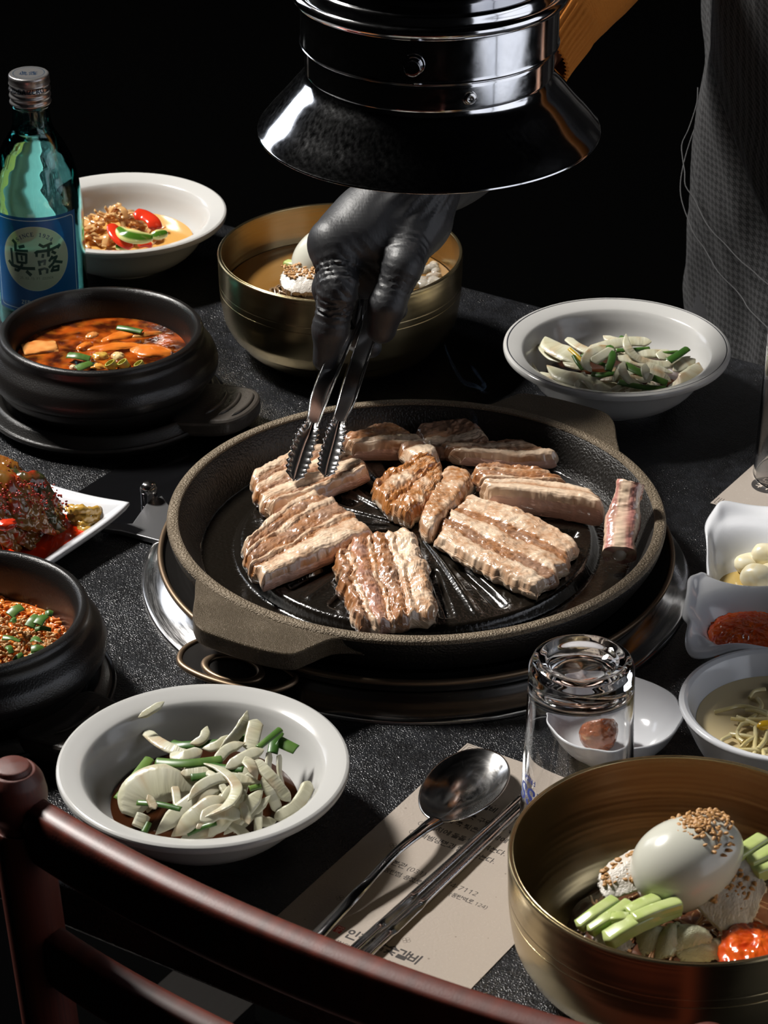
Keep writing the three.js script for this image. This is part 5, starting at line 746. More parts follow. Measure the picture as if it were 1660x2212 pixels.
// garlic and red sauce
{
  const garlic = vc(0.3, { clearcoat: 0.2 });
  for (const [l, q, r, t] of [['whole peeled garlic clove lying flat in the hollow', [0.2197, 0.022, -0.0005], [0.0155, 0.0070, 0.0085], 0.15], ['garlic half with a split face in front of the flat clove', [0.2173, 0.022, 0.0204], [0.0090, 0.0090, 0.0110], 1.1], ['garlic clove at the back of the heap', [0.2277, 0.026, 0.0028], [0.013, 0.008, 0.008], -0.3], ['garlic clove by the outer wall of the hollow', [0.2271, 0.022, 0.0161], [0.011, 0.008, 0.009], 0.6]]) {
    const g = lump(r, 0.06, 1.5, 22); deform(g, (x, y, z) => { const k = 1 - 0.35 * (x / r[0]) * Math.abs(x / r[0]); return [x, y * k, z * k]; }); paint(g, (x, y, z) => mix3([0.70, 0.60, 0.36], [0.72, 0.68, 0.52], clamp(0.5 + n3(x * 90, y * 300, z * 300)))); 
    solo('garlic_clove', g, garlic, l, 'garlic', [q[0], 0.0085 + r[1] * 0.95 + (q[1] > 0.024 ? 0.006 : 0), q[2]], t, 'garlic cloves in the divided dish');
  }
  const oil = new THREE.CylinderGeometry(0.026, 0.024, 0.002, 60); solo('garlic_juice', oil, mat([0.42, 0.30, 0.10], 0.08), 'thin yellowish juice under the garlic cloves', 'juice', [TD.wells[0][0], 0.0090, TD.wells[0][1]]);
  const w = TD.wells[1], g = lump([0.0315, 0.0085, 0.0300], 0.12, 1.2, 100, 21);
  deform(g, (x, y, z) => [x, Math.max(-0.006, y + (y > -0.002 ? 0.0018 * fbm(x * 190, z * 190, 2) + 0.0010 * fbm(x * 520, z * 520, 5) : 0)), z]); paint(g, (x, y, z) => mix3([0.56, 0.045, 0.006], [0.70, 0.13, 0.012], clamp(0.4 + fbm(x * 140, z * 140, 1)))); planarUV(g);
  solo('red_sauce', g, F.wet, 'chunky glossy red chili sauce in the divided dish', 'sauce', [w[0], 0.0165, w[1]]);
  // bean paste
  const b = [0.1071, 0.017, 0.1972], pg = lump([0.0145, 0.0125, 0.0140], 0.16, 1.3, 90, 33);
  deform(pg, (x, y, z) => [x, y + 0.0011 * fbm(x * 260, y * 260, z * 260) + 0.0006 * fbm(x * 700, y * 700, z * 700) + (y > 0 ? 0.004 * Math.exp(-((x * x + z * z) / 0.00006)) : 0), z]); paint(pg, (x, y, z) => mix3([0.20, 0.055, 0.022], [0.30, 0.095, 0.045], clamp(0.4 + fbm(x * 200, y * 200, z * 200)))); planarUV(pg);
  solo('bean_paste', pg, F.wet, 'mound of reddish-brown bean paste in the small white dish', 'sauce', [b[0], 0.0175, b[2]]);
}
// bean sprout soup
{
  disc(0.0500, 0.0335, BS, mat([0.70, 0.57, 0.32], 0.06), 'sprout_broth', 'clear yellowish broth in the bean sprout bowl', 'broth');
  const G = 'bean sprouts in the white melamine bowl', sp = vc(0.25, { clearcoat: 0.3 });
  const list = [[[0.17, 0.034, 0.2051], [0.1778, 0.0355, 0.2039], [0.1861, 0.036, 0.2018], [0.2005, 0.036, 0.2096]], [[0.1785, 0.036, 0.2153], [0.1863, 0.037, 0.2178], [0.1995, 0.037, 0.2171]], [[0.1822, 0.036, 0.2132], [0.189, 0.037, 0.2203], [0.1983, 0.036, 0.2285]], [[0.1703, 0.035, 0.2468], [0.179, 0.037, 0.2491], [0.1957, 0.037, 0.2498]], [[0.1911, 0.037, 0.2259], [0.1898, 0.038, 0.2384], [0.1877, 0.036, 0.253]], [[0.1806, 0.036, 0.2456], [0.1842, 0.038, 0.2425], [0.1902, 0.038, 0.237]], [[0.1973, 0.037, 0.2314], [0.1938, 0.039, 0.244], [0.1898, 0.038, 0.25]], [[0.1808, 0.035, 0.227], [0.1844, 0.036, 0.2209], [0.1884, 0.036, 0.2202]], [[0.1808, 0.035, 0.227], [0.1806, 0.036, 0.2354], [0.1832, 0.036, 0.2395]], [[0.1684, 0.035, 0.2434], [0.1712, 0.036, 0.2374], [0.1762, 0.036, 0.2333]], [[0.172, 0.036, 0.2517], [0.1805, 0.037, 0.2532], [0.1895, 0.037, 0.2566]], [[0.1927, 0.038, 0.2513], [0.1927, 0.038, 0.2574], [0.193, 0.036, 0.2598]], [[0.1876, 0.036, 0.2061], [0.1931, 0.037, 0.2083], [0.2, 0.037, 0.2133]], [[0.1918, 0.034, 0.1902], [0.1955, 0.035, 0.1845], [0.202, 0.035, 0.1823]]];
  for (let k = 0; k < 16; k++) { const a = rr(0, 6.28), r = 0.030 * Math.sqrt(rnd()), b = rr(0, 6.28), x = BS[0] + r * Math.cos(a), z = BS[2] + r * Math.sin(a), c = rr(-0.008, 0.008); list.push([-1, -0.3, 0.4, 1].map(u => [x + 0.015 * u * Math.cos(b) + c * u * u * Math.sin(b), 0.0335 + 0.0022 * (1 - u * u) + rr(-0.0006, 0.0006), z + 0.015 * u * Math.sin(b) - c * u * u * Math.cos(b)])); }
  for (const p of list) { const g = rod(p, rr(0.0012, 0.0016), { n: 30, m: 8, taper: s => 0.75 + 0.35 * s }); g.translate(0, 0.0008, 0); paint(g, (x, y, z) => mix3([0.74, 0.66, 0.38], [0.66, 0.54, 0.22], clamp(0.5 + fbm(x * 80, y * 80, z * 80)))); const c = recenter(g); solo('bean_sprout', g, sp, 'thin pale bean sprout in the melamine soup bowl', 'bean sprout', c, 0, G); }
  const hd = lump([0.0050, 0.0030, 0.0032], 0.08, 1, 16), q = [0.1968, 0.039, 0.2254]; solo('yellow_bean', hd, mat([0.72, 0.42, 0.02], 0.2, { clearcoat: 0.5 }), 'bright yellow bean head floating in the sprout soup', 'bean sprout', q, 0.3);
  const hd2 = solo('yellow_bean', lump([0.0060, 0.0025, 0.0032], 0.08, 1, 16), mat([0.62, 0.32, 0.02], 0.2, { clearcoat: 0.5 }), 'dull orange bean head at the near wall of the sprout bowl', 'bean sprout', [0.1803, 0.036, 0.2551], 0.2);
}

// closed thin shell over a sheet pos(s, t), s and t in 0..1, thickness th along its normal
function shell(pos, ns, nt, th) {
  const P = [], uv = [], idx = [], R = nt + 1, e = 1e-3;
  for (const f of [0.5, -0.5]) for (let i = 0; i <= ns; i++) for (let j = 0; j <= nt; j++) {
    const s = i / ns, t = j / nt, c = pos(s, t), a = pos(Math.min(1, s + e), t).sub(pos(Math.max(0, s - e), t)), b = pos(s, Math.min(1, t + e)).sub(pos(s, Math.max(0, t - e))), n = a.cross(b).normalize();
    const k = typeof th === 'function' ? th(s, t) : th; c.addScaledVector(n, f * k); P.push(c.x, c.y, c.z); uv.push(s, t);
  }
  const B = (ns + 1) * R;
  for (let i = 0; i < ns; i++) for (let j = 0; j < nt; j++) { const q = i * R + j, r = q + R; idx.push(q, r, q + 1, q + 1, r, r + 1, B + q, B + q + 1, B + r, B + q + 1, B + r + 1, B + r); }
  const ring = []; for (let j = 0; j < nt; j++) ring.push(j); for (let i = 0; i < ns; i++) ring.push(i * R + nt); for (let j = nt; j > 0; j--) ring.push(ns * R + j); for (let i = ns; i > 0; i--) ring.push(i * R);
  ring.forEach((q, k) => { const r = ring[(k + 1) % ring.length]; idx.push(q, r, B + q, r, B + r, B + q); });
  const g = new THREE.BufferGeometry(); g.setAttribute('position', new THREE.Float32BufferAttribute(P, 3)); g.setAttribute('uv', new THREE.Float32BufferAttribute(uv, 2)); g.setIndex(idx); g.computeVertexNormals(); return g;
}
const quad = (c, curve) => { const A = c.map(p => V(...p)); return (s, t) => { const q = A[0].clone().lerp(A[1], s).lerp(A[3].clone().lerp(A[2], s), t); return curve ? curve(q, s, t) : q; }; };
function sheetOf(name, label, cat, corners, sag, th, tintA, tintB, group, sd = 1, m = F.radish) {
  const round = 0.16, map = x => { const y = 2 * x - 1; return y; };
  const g = shell((u, v) => { let s = map(u), t = map(v); const k = Math.sqrt(1 - 0.5 * t * t), k2 = Math.sqrt(1 - 0.5 * s * s); const s2 = lerp(s, s * k, round * 2.2), t2 = lerp(t, t * k2, round * 2.2); const q = quad(corners)((s2 + 1) / 2, (t2 + 1) / 2); q.y += sag * (1 - s * s) * (1 - t * t) + 0.0025 * fbm(q.x * 50 + sd, q.z * 50, sd) + 0.0008 * fbm(q.x * 170, q.z * 170, sd); const w = 0.0018 * fbm(u * 5 + sd, v * 5, 1) * Math.max(Math.abs(s), Math.abs(t)) ** 6; q.x += w; q.z += w; return q; }, 44, 44, th);
  paint(g, (x, y, z) => mix3(tintA, tintB, clamp(0.45 + fbm(x * 80 + sd, y * 80, z * 80)))); uvScale(g, 0.05, 0.05);
  const c = recenter(g); return solo(name, g, m, label, cat, c, 0, group);
}
const RAD = [0.70, 0.66, 0.60], RAD2 = [0.62, 0.55, 0.46];
function eggHalf(label, at, tilt, size = 1) {
  const g = weld(new THREE.SphereGeometry(1, 56, 40));
  deform(g, (x, y, z) => { const k = 1 - 0.13 * x; return [x * 0.0268 * size, Math.max(y, -0.55) * 0.0205 * size * k, z * 0.0205 * size * k]; });
  const o = solo('boiled_egg', g, F.egg, label, 'egg', at); o.rotation.set(...tilt); return o;
}
function stick(p, label, group, r = 0.0034) {
  const g = sweep(p, { w: 2 * r, t: 1.7 * r, n: 26, m: 18, taper: ends(0.03, 0.4), sq: 0.5 });
  const G1 = [0.12, 0.25, 0.015], G2 = [0.46, 0.52, 0.22], P = g.attributes.position, N = g.attributes.normal, sd = rnd() * 9;
  paint(g, (x, y, z, i) => mix3(N.getZ(i) + 0.4 * N.getX(i) > 0.45 ? G1 : G2, [0.34, 0.44, 0.10], clamp(0.3 + fbm(x * 120 + sd, y * 120, z * 120))));
  const c = recenter(g); return solo('cucumber_stick', g, F.wet, label, 'cucumber', c, 0, group);
}
// spicy noodles, nearest the camera
{
  const bed = lump([0.062, 0.016, 0.062], 0.12, 2.2, 60, 5);
  deform(bed, (x, y, z) => [x, Math.max(-0.012, y) + 0.0016 * fbm(x * 120, y * 120, z * 120), z]); paint(bed, (x, y, z) => mix3([0.05, 0.020, 0.010], [0.13, 0.045, 0.018], clamp(0.4 + fbm(x * 90, y * 90, z * 90)))); planarUV(bed);
  solo('spicy_noodles', bed, F.wet, 'bed of dark brown noodles in the brass bowl next to the placemat', 'noodles', [BF[0] + 0.004, 0.0240, BF[2]]).userData.kind = 'thing';
  const strands = []; for (let i = 0; i < 60; i++) { const a = rr(0, 6.28), r = rr(0.01, 0.048), x = BF[0] + r * Math.cos(a), z = BF[2] + r * Math.sin(a), b = rr(0, 6.28), q = k => { const X = x + Math.cos(b + k * 0.7) * 0.014 * k, Z = z + Math.sin(b + k * 0.7) * 0.014 * k, d = Math.hypot(X - BF[0], Z - BF[2]); return [X, 0.0245 + 0.016 * Math.sqrt(Math.max(0.02, 1 - (d / 0.064) ** 2)) + rr(-0.001, 0.001), Z]; }; strands.push(rod([q(-1), q(-0.4), q(0.3), q(1)], 0.0009, { n: 12, m: 6 })); }
  const sg = mergeGeometries(strands), sc = recenter(sg); solo('noodle_strands', sg, mat([0.20, 0.10, 0.045], 0.2, { clearcoat: 0.5 }), 'thin dark noodle strands on the spicy noodles', 'noodles', sc).userData.kind = 'stuff';
  const sauce = lump([0.021, 0.010, 0.026], 0.25, 1.5, 50, 14), sq = [0.1664, 0.05, 0.4513]; deform(sauce, (x, y, z) => [x, y + 0.002 * fbm(x * 160, y * 160, z * 160) + 0.001 * fbm(x * 420, z * 420, 3), z]); paint(sauce, (x, y, z) => mix3([0.44, 0.028, 0.004], [0.66, 0.12, 0.012], clamp(0.4 + fbm(x * 150, y * 150, z * 150)))); planarUV(sauce);
  solo('chili_sauce', sauce, F.wet, 'heap of bright orange-red chili sauce on the spicy noodles', 'sauce', [sq[0], 0.050, sq[2]], 0.3);
  sheetOf('radish_slice', 'white pickled radish slice tucked under the far side of the front egg', 'radish', [[0.088, 0.066, 0.4053], [0.1121, 0.074, 0.3897], [0.1167, 0.068, 0.4176], [0.0905, 0.06, 0.4205]], 0.003, 0.0028, RAD, RAD2, undefined, 3);
  sheetOf('radish_slice', 'large white radish slice with sesame, sloping down to the red sauce', 'radish', [[0.1319, 0.064, 0.4232], [0.1619, 0.074, 0.3981], [0.1748, 0.064, 0.4136], [0.1565, 0.05, 0.4461]], 0.004, 0.0028, RAD, RAD2, undefined, 6);
  sheetOf('radish_slice', 'thin curled radish slice lowest at the near wall of the bowl', 'radish', [[0.0827, 0.054, 0.4447], [0.0895, 0.056, 0.438], [0.1058, 0.055, 0.4486], [0.0935, 0.05, 0.4539]], 0.002, 0.0024, RAD, RAD2, undefined, 9);
  const GC = 'translucent cabbage strips in the front brass bowl';
  for (const p of [[[0.1054, 0.056, 0.4433], [0.1192, 0.06, 0.4406], [0.1229, 0.058, 0.446], [0.1079, 0.051, 0.4552]], [[0.119, 0.06, 0.4433], [0.1281, 0.062, 0.4393], [0.1236, 0.054, 0.4577], [0.1141, 0.051, 0.4578]], [[0.1263, 0.062, 0.442], [0.1416, 0.06, 0.4433], [0.1429, 0.056, 0.4486], [0.1223, 0.054, 0.4551]], [[0.1224, 0.054, 0.4538], [0.1503, 0.054, 0.4407], [0.1502, 0.049, 0.4526], [0.1297, 0.048, 0.4565]]]) sheetOf('cabbage_strip', 'pale greenish cabbage strip below the cucumber sticks in the front bowl', 'cabbage', p, 0.004, 0.0022, [0.58, 0.58, 0.40], [0.50, 0.48, 0.30], GC, rnd() * 20);
  const GS = 'cucumber sticks under the front egg', LS = 'light green cucumber stick poking out from under the front egg';
  for (const [p, r, l] of [[[[0.0762, 0.06, 0.442], [0.086, 0.065, 0.4366], [0.0964, 0.066, 0.4272]], 0.0036, 'outermost cucumber stick under the front egg, on the side of the placemat'], [[[0.0812, 0.06, 0.4453], [0.0923, 0.065, 0.4406], [0.1035, 0.066, 0.4299]], 0.0036, 'second cucumber stick from the placemat side under the front egg'], [[[0.0928, 0.066, 0.4433], [0.0968, 0.067, 0.4439], [0.1017, 0.066, 0.4433]], 0.0036, 'short cut-off cucumber stub between the longer sticks under the front egg'], [[[0.1012, 0.066, 0.4393], [0.1087, 0.068, 0.4353], [0.1173, 0.068, 0.4299]], 0.0042], [[[0.0891, 0.06, 0.4538], [0.1038, 0.066, 0.4472], [0.1277, 0.067, 0.4326]], 0.0050, 'longest and thickest cucumber stick, lowest in front of the egg'], [[[0.103, 0.068, 0.4472], [0.1146, 0.07, 0.4419], [0.1281, 0.07, 0.4352]], 0.0040], [[[0.0953, 0.062, 0.4446], [0.1069, 0.066, 0.4393], [0.1108, 0.066, 0.4312]], 0.0034]]) stick(p, l ?? LS, l ? undefined : GS, r);
  const GT = 'cucumber sticks beyond the front egg', LT = 'green cucumber stick sticking out beyond the front egg towards the bowl wall';
  for (const [p, r] of [[[[0.1573, 0.073, 0.4024], [0.1655, 0.074, 0.3953], [0.1749, 0.074, 0.3861]], 0.0044], [[[0.1647, 0.071, 0.4038], [0.1718, 0.072, 0.3996], [0.1827, 0.072, 0.3911]], 0.0044], [[[0.1669, 0.068, 0.408], [0.1748, 0.069, 0.4038], [0.1851, 0.069, 0.394]], 0.0050]]) stick(p, LT, GT, r);
  const ec = [0.1341, 0.0755, 0.4072]; eggHalf('half boiled egg dusted with sesame on the spicy noodles', ec, [0.10, 0.42, 0.28], 1.14);
  const top = (x, z) => { const dx = (x - ec[0]) * 0.91 - (z - ec[2]) * 0.41, dz = (x - ec[0]) * 0.41 + (z - ec[2]) * 0.91, e = 1 - (dx / 0.0295) ** 2 - (dz / 0.0225) ** 2; return e > 0 ? ec[1] + 0.0230 * Math.sqrt(e) + 0.28 * dx * 0.9 : 0; };
  scatter('sesame_seeds', seedG, F.sesame, 210, i => { for (;;) { const x = ec[0] + rr(-0.020, 0.022), z = ec[2] + rr(-0.018, 0.014), y = top(x, z); if (y > 0.07 && rnd() < 0.22 + 0.9 * Math.exp(-(((x - ec[0]) / 0.009) ** 2 + ((z - ec[2] - 0.001) / 0.006) ** 2))) return [x, y + 0.0004, z, rr(-0.4, 0.4)]; } }, 'sesame seeds sprinkled on the front egg', 'sesame');
  const lie = (A, B, C, D) => () => { const s = rnd(), t = rnd(), q = quad([A, B, C, D])(s, t); return [q.x, q.y + 0.0045, q.z, rr(-0.5, 0.5)]; };
  scatter('sesame_seeds', seedG, F.sesame, 46, lie([0.1384, 0.064, 0.4245], [0.1601, 0.07, 0.4094], [0.1688, 0.063, 0.4164], [0.1585, 0.056, 0.4314]), 'sesame seeds on the large sloping radish slice', 'sesame');
  scatter('sesame_seeds', seedG, F.sesame, 60, lie([0.0896, 0.065, 0.4067], [0.1068, 0.07, 0.3954], [0.1087, 0.066, 0.4163], [0.0916, 0.061, 0.4164]), 'sesame seeds on the radish slice beside the front egg', 'sesame');
}
// cold broth noodles behind the hand
{
  const b = new THREE.CylinderGeometry(0.0855, 0.084, 0.002, 96); solo('noodle_broth', b, mat([0.17, 0.085, 0.022], 0.05), 'clear brown iced broth in the brass bowl behind the hand', 'broth', [BR[0], 0.0500, BR[2]]);
  const gs = []; const nc = [-0.0926, 0.052, -0.3318]; for (let i = 0; i < 46; i++) { const a = rr(-0.4, 3.5), r = rr(0.004, 0.020), h = 0.052 + 0.010 * (1 - r / 0.022), q = k => [nc[0] + 0.010 + (r + 0.003) * Math.cos(a + k), h + 0.0035 * Math.sin(2 * k + i), nc[2] + 0.002 + r * 0.9 * Math.sin(a + k)]; gs.push(rod([q(0), q(0.5), q(1.1), q(1.7)], 0.0008, { n: 12, m: 6 })); }
  const gm = mergeGeometries(gs), c = recenter(gm); solo('noodle_strands', gm, F.noodle, 'dark buckwheat noodle strands breaking the surface of the broth', 'noodles', c).userData.kind = 'stuff';
  sheetOf('radish_slice', 'white radish slice covered with sesame in the broth behind the hand', 'radish', [[-0.0958, 0.064, -0.3392], [-0.067, 0.068, -0.3366], [-0.0616, 0.06, -0.3144], [-0.0932, 0.06, -0.3144]], 0.006, 0.008, RAD, RAD2, undefined, 12);
  sheetOf('radish_slice', 'thin yellowish radish slice at the front wall of the brass bowl behind the hand', 'radish', [[-0.0834, 0.056, -0.3231], [-0.0644, 0.057, -0.324], [-0.0617, 0.054, -0.3169], [-0.077, 0.053, -0.3175]], 0.002, 0.003, [0.62, 0.50, 0.24], RAD2, undefined, 15);
  const ec = [-0.066, 0.074, -0.3512]; eggHalf('half boiled egg half hidden by the gloved hand', ec, [0, 0.2, 1.0], 1.0);
  const GS = 'cucumber sticks in the broth', LS = 'green cucumber stick beside the egg behind the hand';
  for (const [p, r] of [[[[-0.0938, 0.066, -0.3572], [-0.0853, 0.067, -0.3512], [-0.075, 0.067, -0.3497]], 0.0038], [[[-0.0847, 0.07, -0.3571], [-0.0776, 0.07, -0.3539], [-0.0698, 0.07, -0.3508]], 0.0042], [[[-0.0872, 0.064, -0.3501], [-0.0826, 0.065, -0.3463], [-0.0749, 0.066, -0.3457]], 0.0036]]) stick(p, LS, GS, r);
  scatter('sesame_seeds', seedG, F.sesame, 90, () => { const q = quad([[-0.0958, 0.066, -0.3379], [-0.0696, 0.07, -0.3368], [-0.0667, 0.064, -0.3178], [-0.0922, 0.063, -0.323]])(rnd(), rnd()); return [q.x, q.y + 0.0075, q.z, rr(-0.5, 0.5)]; }, 'sesame seeds on the radish in the broth', 'sesame');
  const ig = []; for (let i = 0; i < 40; i++) { const q = [0.0048, 0.051, -0.3712], a = lump([rr(0.003, 0.007), rr(0.002, 0.004), rr(0.003, 0.007)], 0.4, 2, 8); a.translate(q[0] + rr(-0.018, 0.016), 0.051, q[2] + rr(-0.020, 0.022)); ig.push(a); }
  const im = mergeGeometries(ig), ic = recenter(im); solo('ice_slush', im, F.ice, 'wet crushed ice floating at the far side of the broth', 'ice', ic).userData.kind = 'stuff';
}

// ---------- person, glove, tongs ----------
let hAt = 0; // distance to a tapered capsule; hAt: how far along
function dist(p, a, b, ra, rb) { const ax = p[0] - a[0], ay = p[1] - a[1], az = p[2] - a[2], bx = b[0] - a[0], by = b[1] - a[1], bz = b[2] - a[2]; let h = (ax * bx + ay * by + az * bz) / (bx * bx + by * by + bz * bz); h = h < 0 ? 0 : h > 1 ? 1 : h; hAt = h; const x = ax - bx * h, y = ay - by * h, z = az - bz * h; return Math.sqrt(x * x + y * y + z * z) - (ra + (rb - ra) * h); }
const smin = (a, b, k) => { const h = Math.max(k - Math.abs(a - b), 0) / k; return Math.min(a, b) - h * h * k * 0.25; };
function mesher(center, half, res, field) { // surface where field = 0, negative inside
  const mc = new MarchingCubes(res, M.rubber, false, false, 400000); mc.isolation = 0; const s = mc.size, h = s / 2;
  for (let z = 0; z < s; z++) for (let y = 0; y < s; y++) for (let x = 0; x < s; x++) mc.field[x + y * s + z * s * s] = -field([center[0] + (x - h) / h * half, center[1] + (y - h) / h * half, center[2] + (z - h) / h * half]);
  mc.update();
  const n = mc.count, g = new THREE.BufferGeometry(), P = new Float32Array(n * 3);
  for (let i = 0; i < n; i++) for (let k = 0; k < 3; k++) P[3 * i + k] = mc.positionArray[3 * i + k] * half + center[k];
  g.setAttribute('position', new THREE.BufferAttribute(P, 3)); const w = mergeVertices(g, 1e-6); w.computeVertexNormals(); planarUV(w, 12); return w;
}
const person = thing('person', 'person in orange ribbed sweater, dark checked apron and black glove, reaching across with tongs', 'person', [0, 0, 0]);
const WR = [0.002, 0.208, -0.170];
{ // gloved hand
  const W = [-0.0013, 0.1837, -0.218], W2 = [0.0066, 0.1798, -0.24];
  const I = [[-0.0538, 0.1604, -0.178], [-0.0516, 0.138, -0.154], [-0.0565, 0.111, -0.15], [-0.0608, 0.0878, -0.15]];
  const Md = [[-0.0497, 0.1546, -0.198], [-0.058, 0.1242, -0.186], [-0.0535, 0.093, -0.188], [-0.0301, 0.0812, -0.184]];
  const Rg = [[-0.0424, 0.1497, -0.216], [-0.0488, 0.1109, -0.21], [-0.0386, 0.0881, -0.218], [-0.0121, 0.1018, -0.2]];
  const Pk = [[-0.0329, 0.1443, -0.232], [-0.04, 0.1117, -0.23], [-0.0288, 0.0985, -0.232], [-0.0148, 0.1086, -0.215]];
  const Th = [[0.0034, 0.1655, -0.2], [-0.0083, 0.1513, -0.162], [-0.0187, 0.1281, -0.15], [-0.0224, 0.111, -0.15]];
  const C = [-0.0327, 0.1655, -0.2];
  const finger = (p, q, r, wr) => { let d = 9; for (let i = 0; i < 3; i++) { const a = dist(p, q[i], q[i + 1], r[i], r[i + 1]), h = hAt; const wrk = wr && i < 2 ? wr * Math.sin((i + h) * 44 + 2 * Math.sin((i + h) * 9)) * (0.3 + sstep(0.35, 0.6, i + h) - 0.8 * sstep(1.5, 1.8, i + h)) : 0; d = smin(d, a + wrk, 0.006); } return d; };
  const hand = mesher([-0.022, 0.140, -0.192], 0.108, 120, p => {
    let d = dist(p, W2, W, 0.0270, 0.0265);
    const palm = (a, b, ra, rb) => { d = smin(d, dist(p, a, b, ra, rb), 0.016); };
    palm(W, C, 0.0255, 0.0200); palm(C, I[0], 0.0180, 0.0128); palm(C, Md[0], 0.0180, 0.0125); palm(C, Rg[0], 0.0170, 0.0120); palm(W, Pk[0], 0.0200, 0.0110); palm(I[0], Md[0], 0.0118, 0.0118); palm(Md[0], Rg[0], 0.0118, 0.0112); palm(W, Th[0], 0.0240, 0.0170); palm(Th[0], [-0.0326, 0.1616, -0.182], 0.0150, 0.0130); palm([-0.0326, 0.1581, -0.19], [-0.0368, 0.1334, -0.192], 0.0165, 0.0150); palm([-0.0368, 0.1334, -0.192], [-0.0218, 0.1322, -0.188], 0.0135, 0.0120); palm(W, I[0], 0.0200, 0.0120);
    d = smin(d, finger(p, Th, [0.0165, 0.0128, 0.0115, 0.0103], 0.0004), 0.010);
    let f = finger(p, I, [0.0146, 0.0130, 0.0115, 0.0082], 0.0008);
    f = Math.min(f, finger(p, Md, [0.0126, 0.0107, 0.0097, 0.0080], 0), finger(p, Rg, [0.0118, 0.0101, 0.0093, 0.0078], 0), finger(p, Pk, [0.0105, 0.0089, 0.0080, 0.0070], 0));
    d = smin(d, f, 0.007);
    if (d > 0.012 || d < -0.012) return d;
    const w = Math.exp(-(((p[0] - W[0]) ** 2 + (p[1] - W[1] - 0.004) ** 2 + (p[2] - W[2]) ** 2) / 0.0009));
    d += -w * 0.0016 * Math.sin((p[0] * 0.8 - p[1] * 1.4 - p[2] * 0.6) * 480 + 3 * fbm(p[0] * 50, p[1] * 50, p[2] * 50));
    const web = Math.exp(-(((p[0] - I[0][0] - 0.010) ** 2 + (p[1] - I[0][1] + 0.012) ** 2) / 0.0003));
    d += 0.0007 * web * Math.sin((p[0] + p[1] * 0.8) * 800);
    return d;
  });
  part('glove', hand, M.rubber, person, 'black rubber glove holding the tongs');
  // cuff: a loose rolled end of the glove
  const A = V(...[0.0037, 0.1809, -0.232]), B = V(...[0.0306, 0.1746, -0.295]);
  const cuff = shell((s, t) => { const q = A.clone().lerp(B, s), T = B.clone().sub(A).normalize(), n1 = V(0, 1, 0).cross(T).normalize(), n2 = T.clone().cross(n1), a = t * Math.PI * 2, r = 0.0268 + 0.005 * s + 0.0008 * Math.sin(a * 5 + s * 9) * s; return q.addScaledVector(n1, r * Math.cos(a)).addScaledVector(n2, r * Math.sin(a)); }, 16, 72, 0.0007);
  part('glove_cuff', cuff, M.rubber, person);
}
const EL = [0.158, 0.322, -0.425], SH = [0.205, 0.660, -0.505], CX = 0.372, CZ = -0.425, TURN = -32.5 * Math.PI / 180;
const body = (l, y, f) => [CX + l * 0.843 - f * 0.537, y - TOP, CZ + l * 0.537 + f * 0.843]; // l: towards the person's left, f: forwards
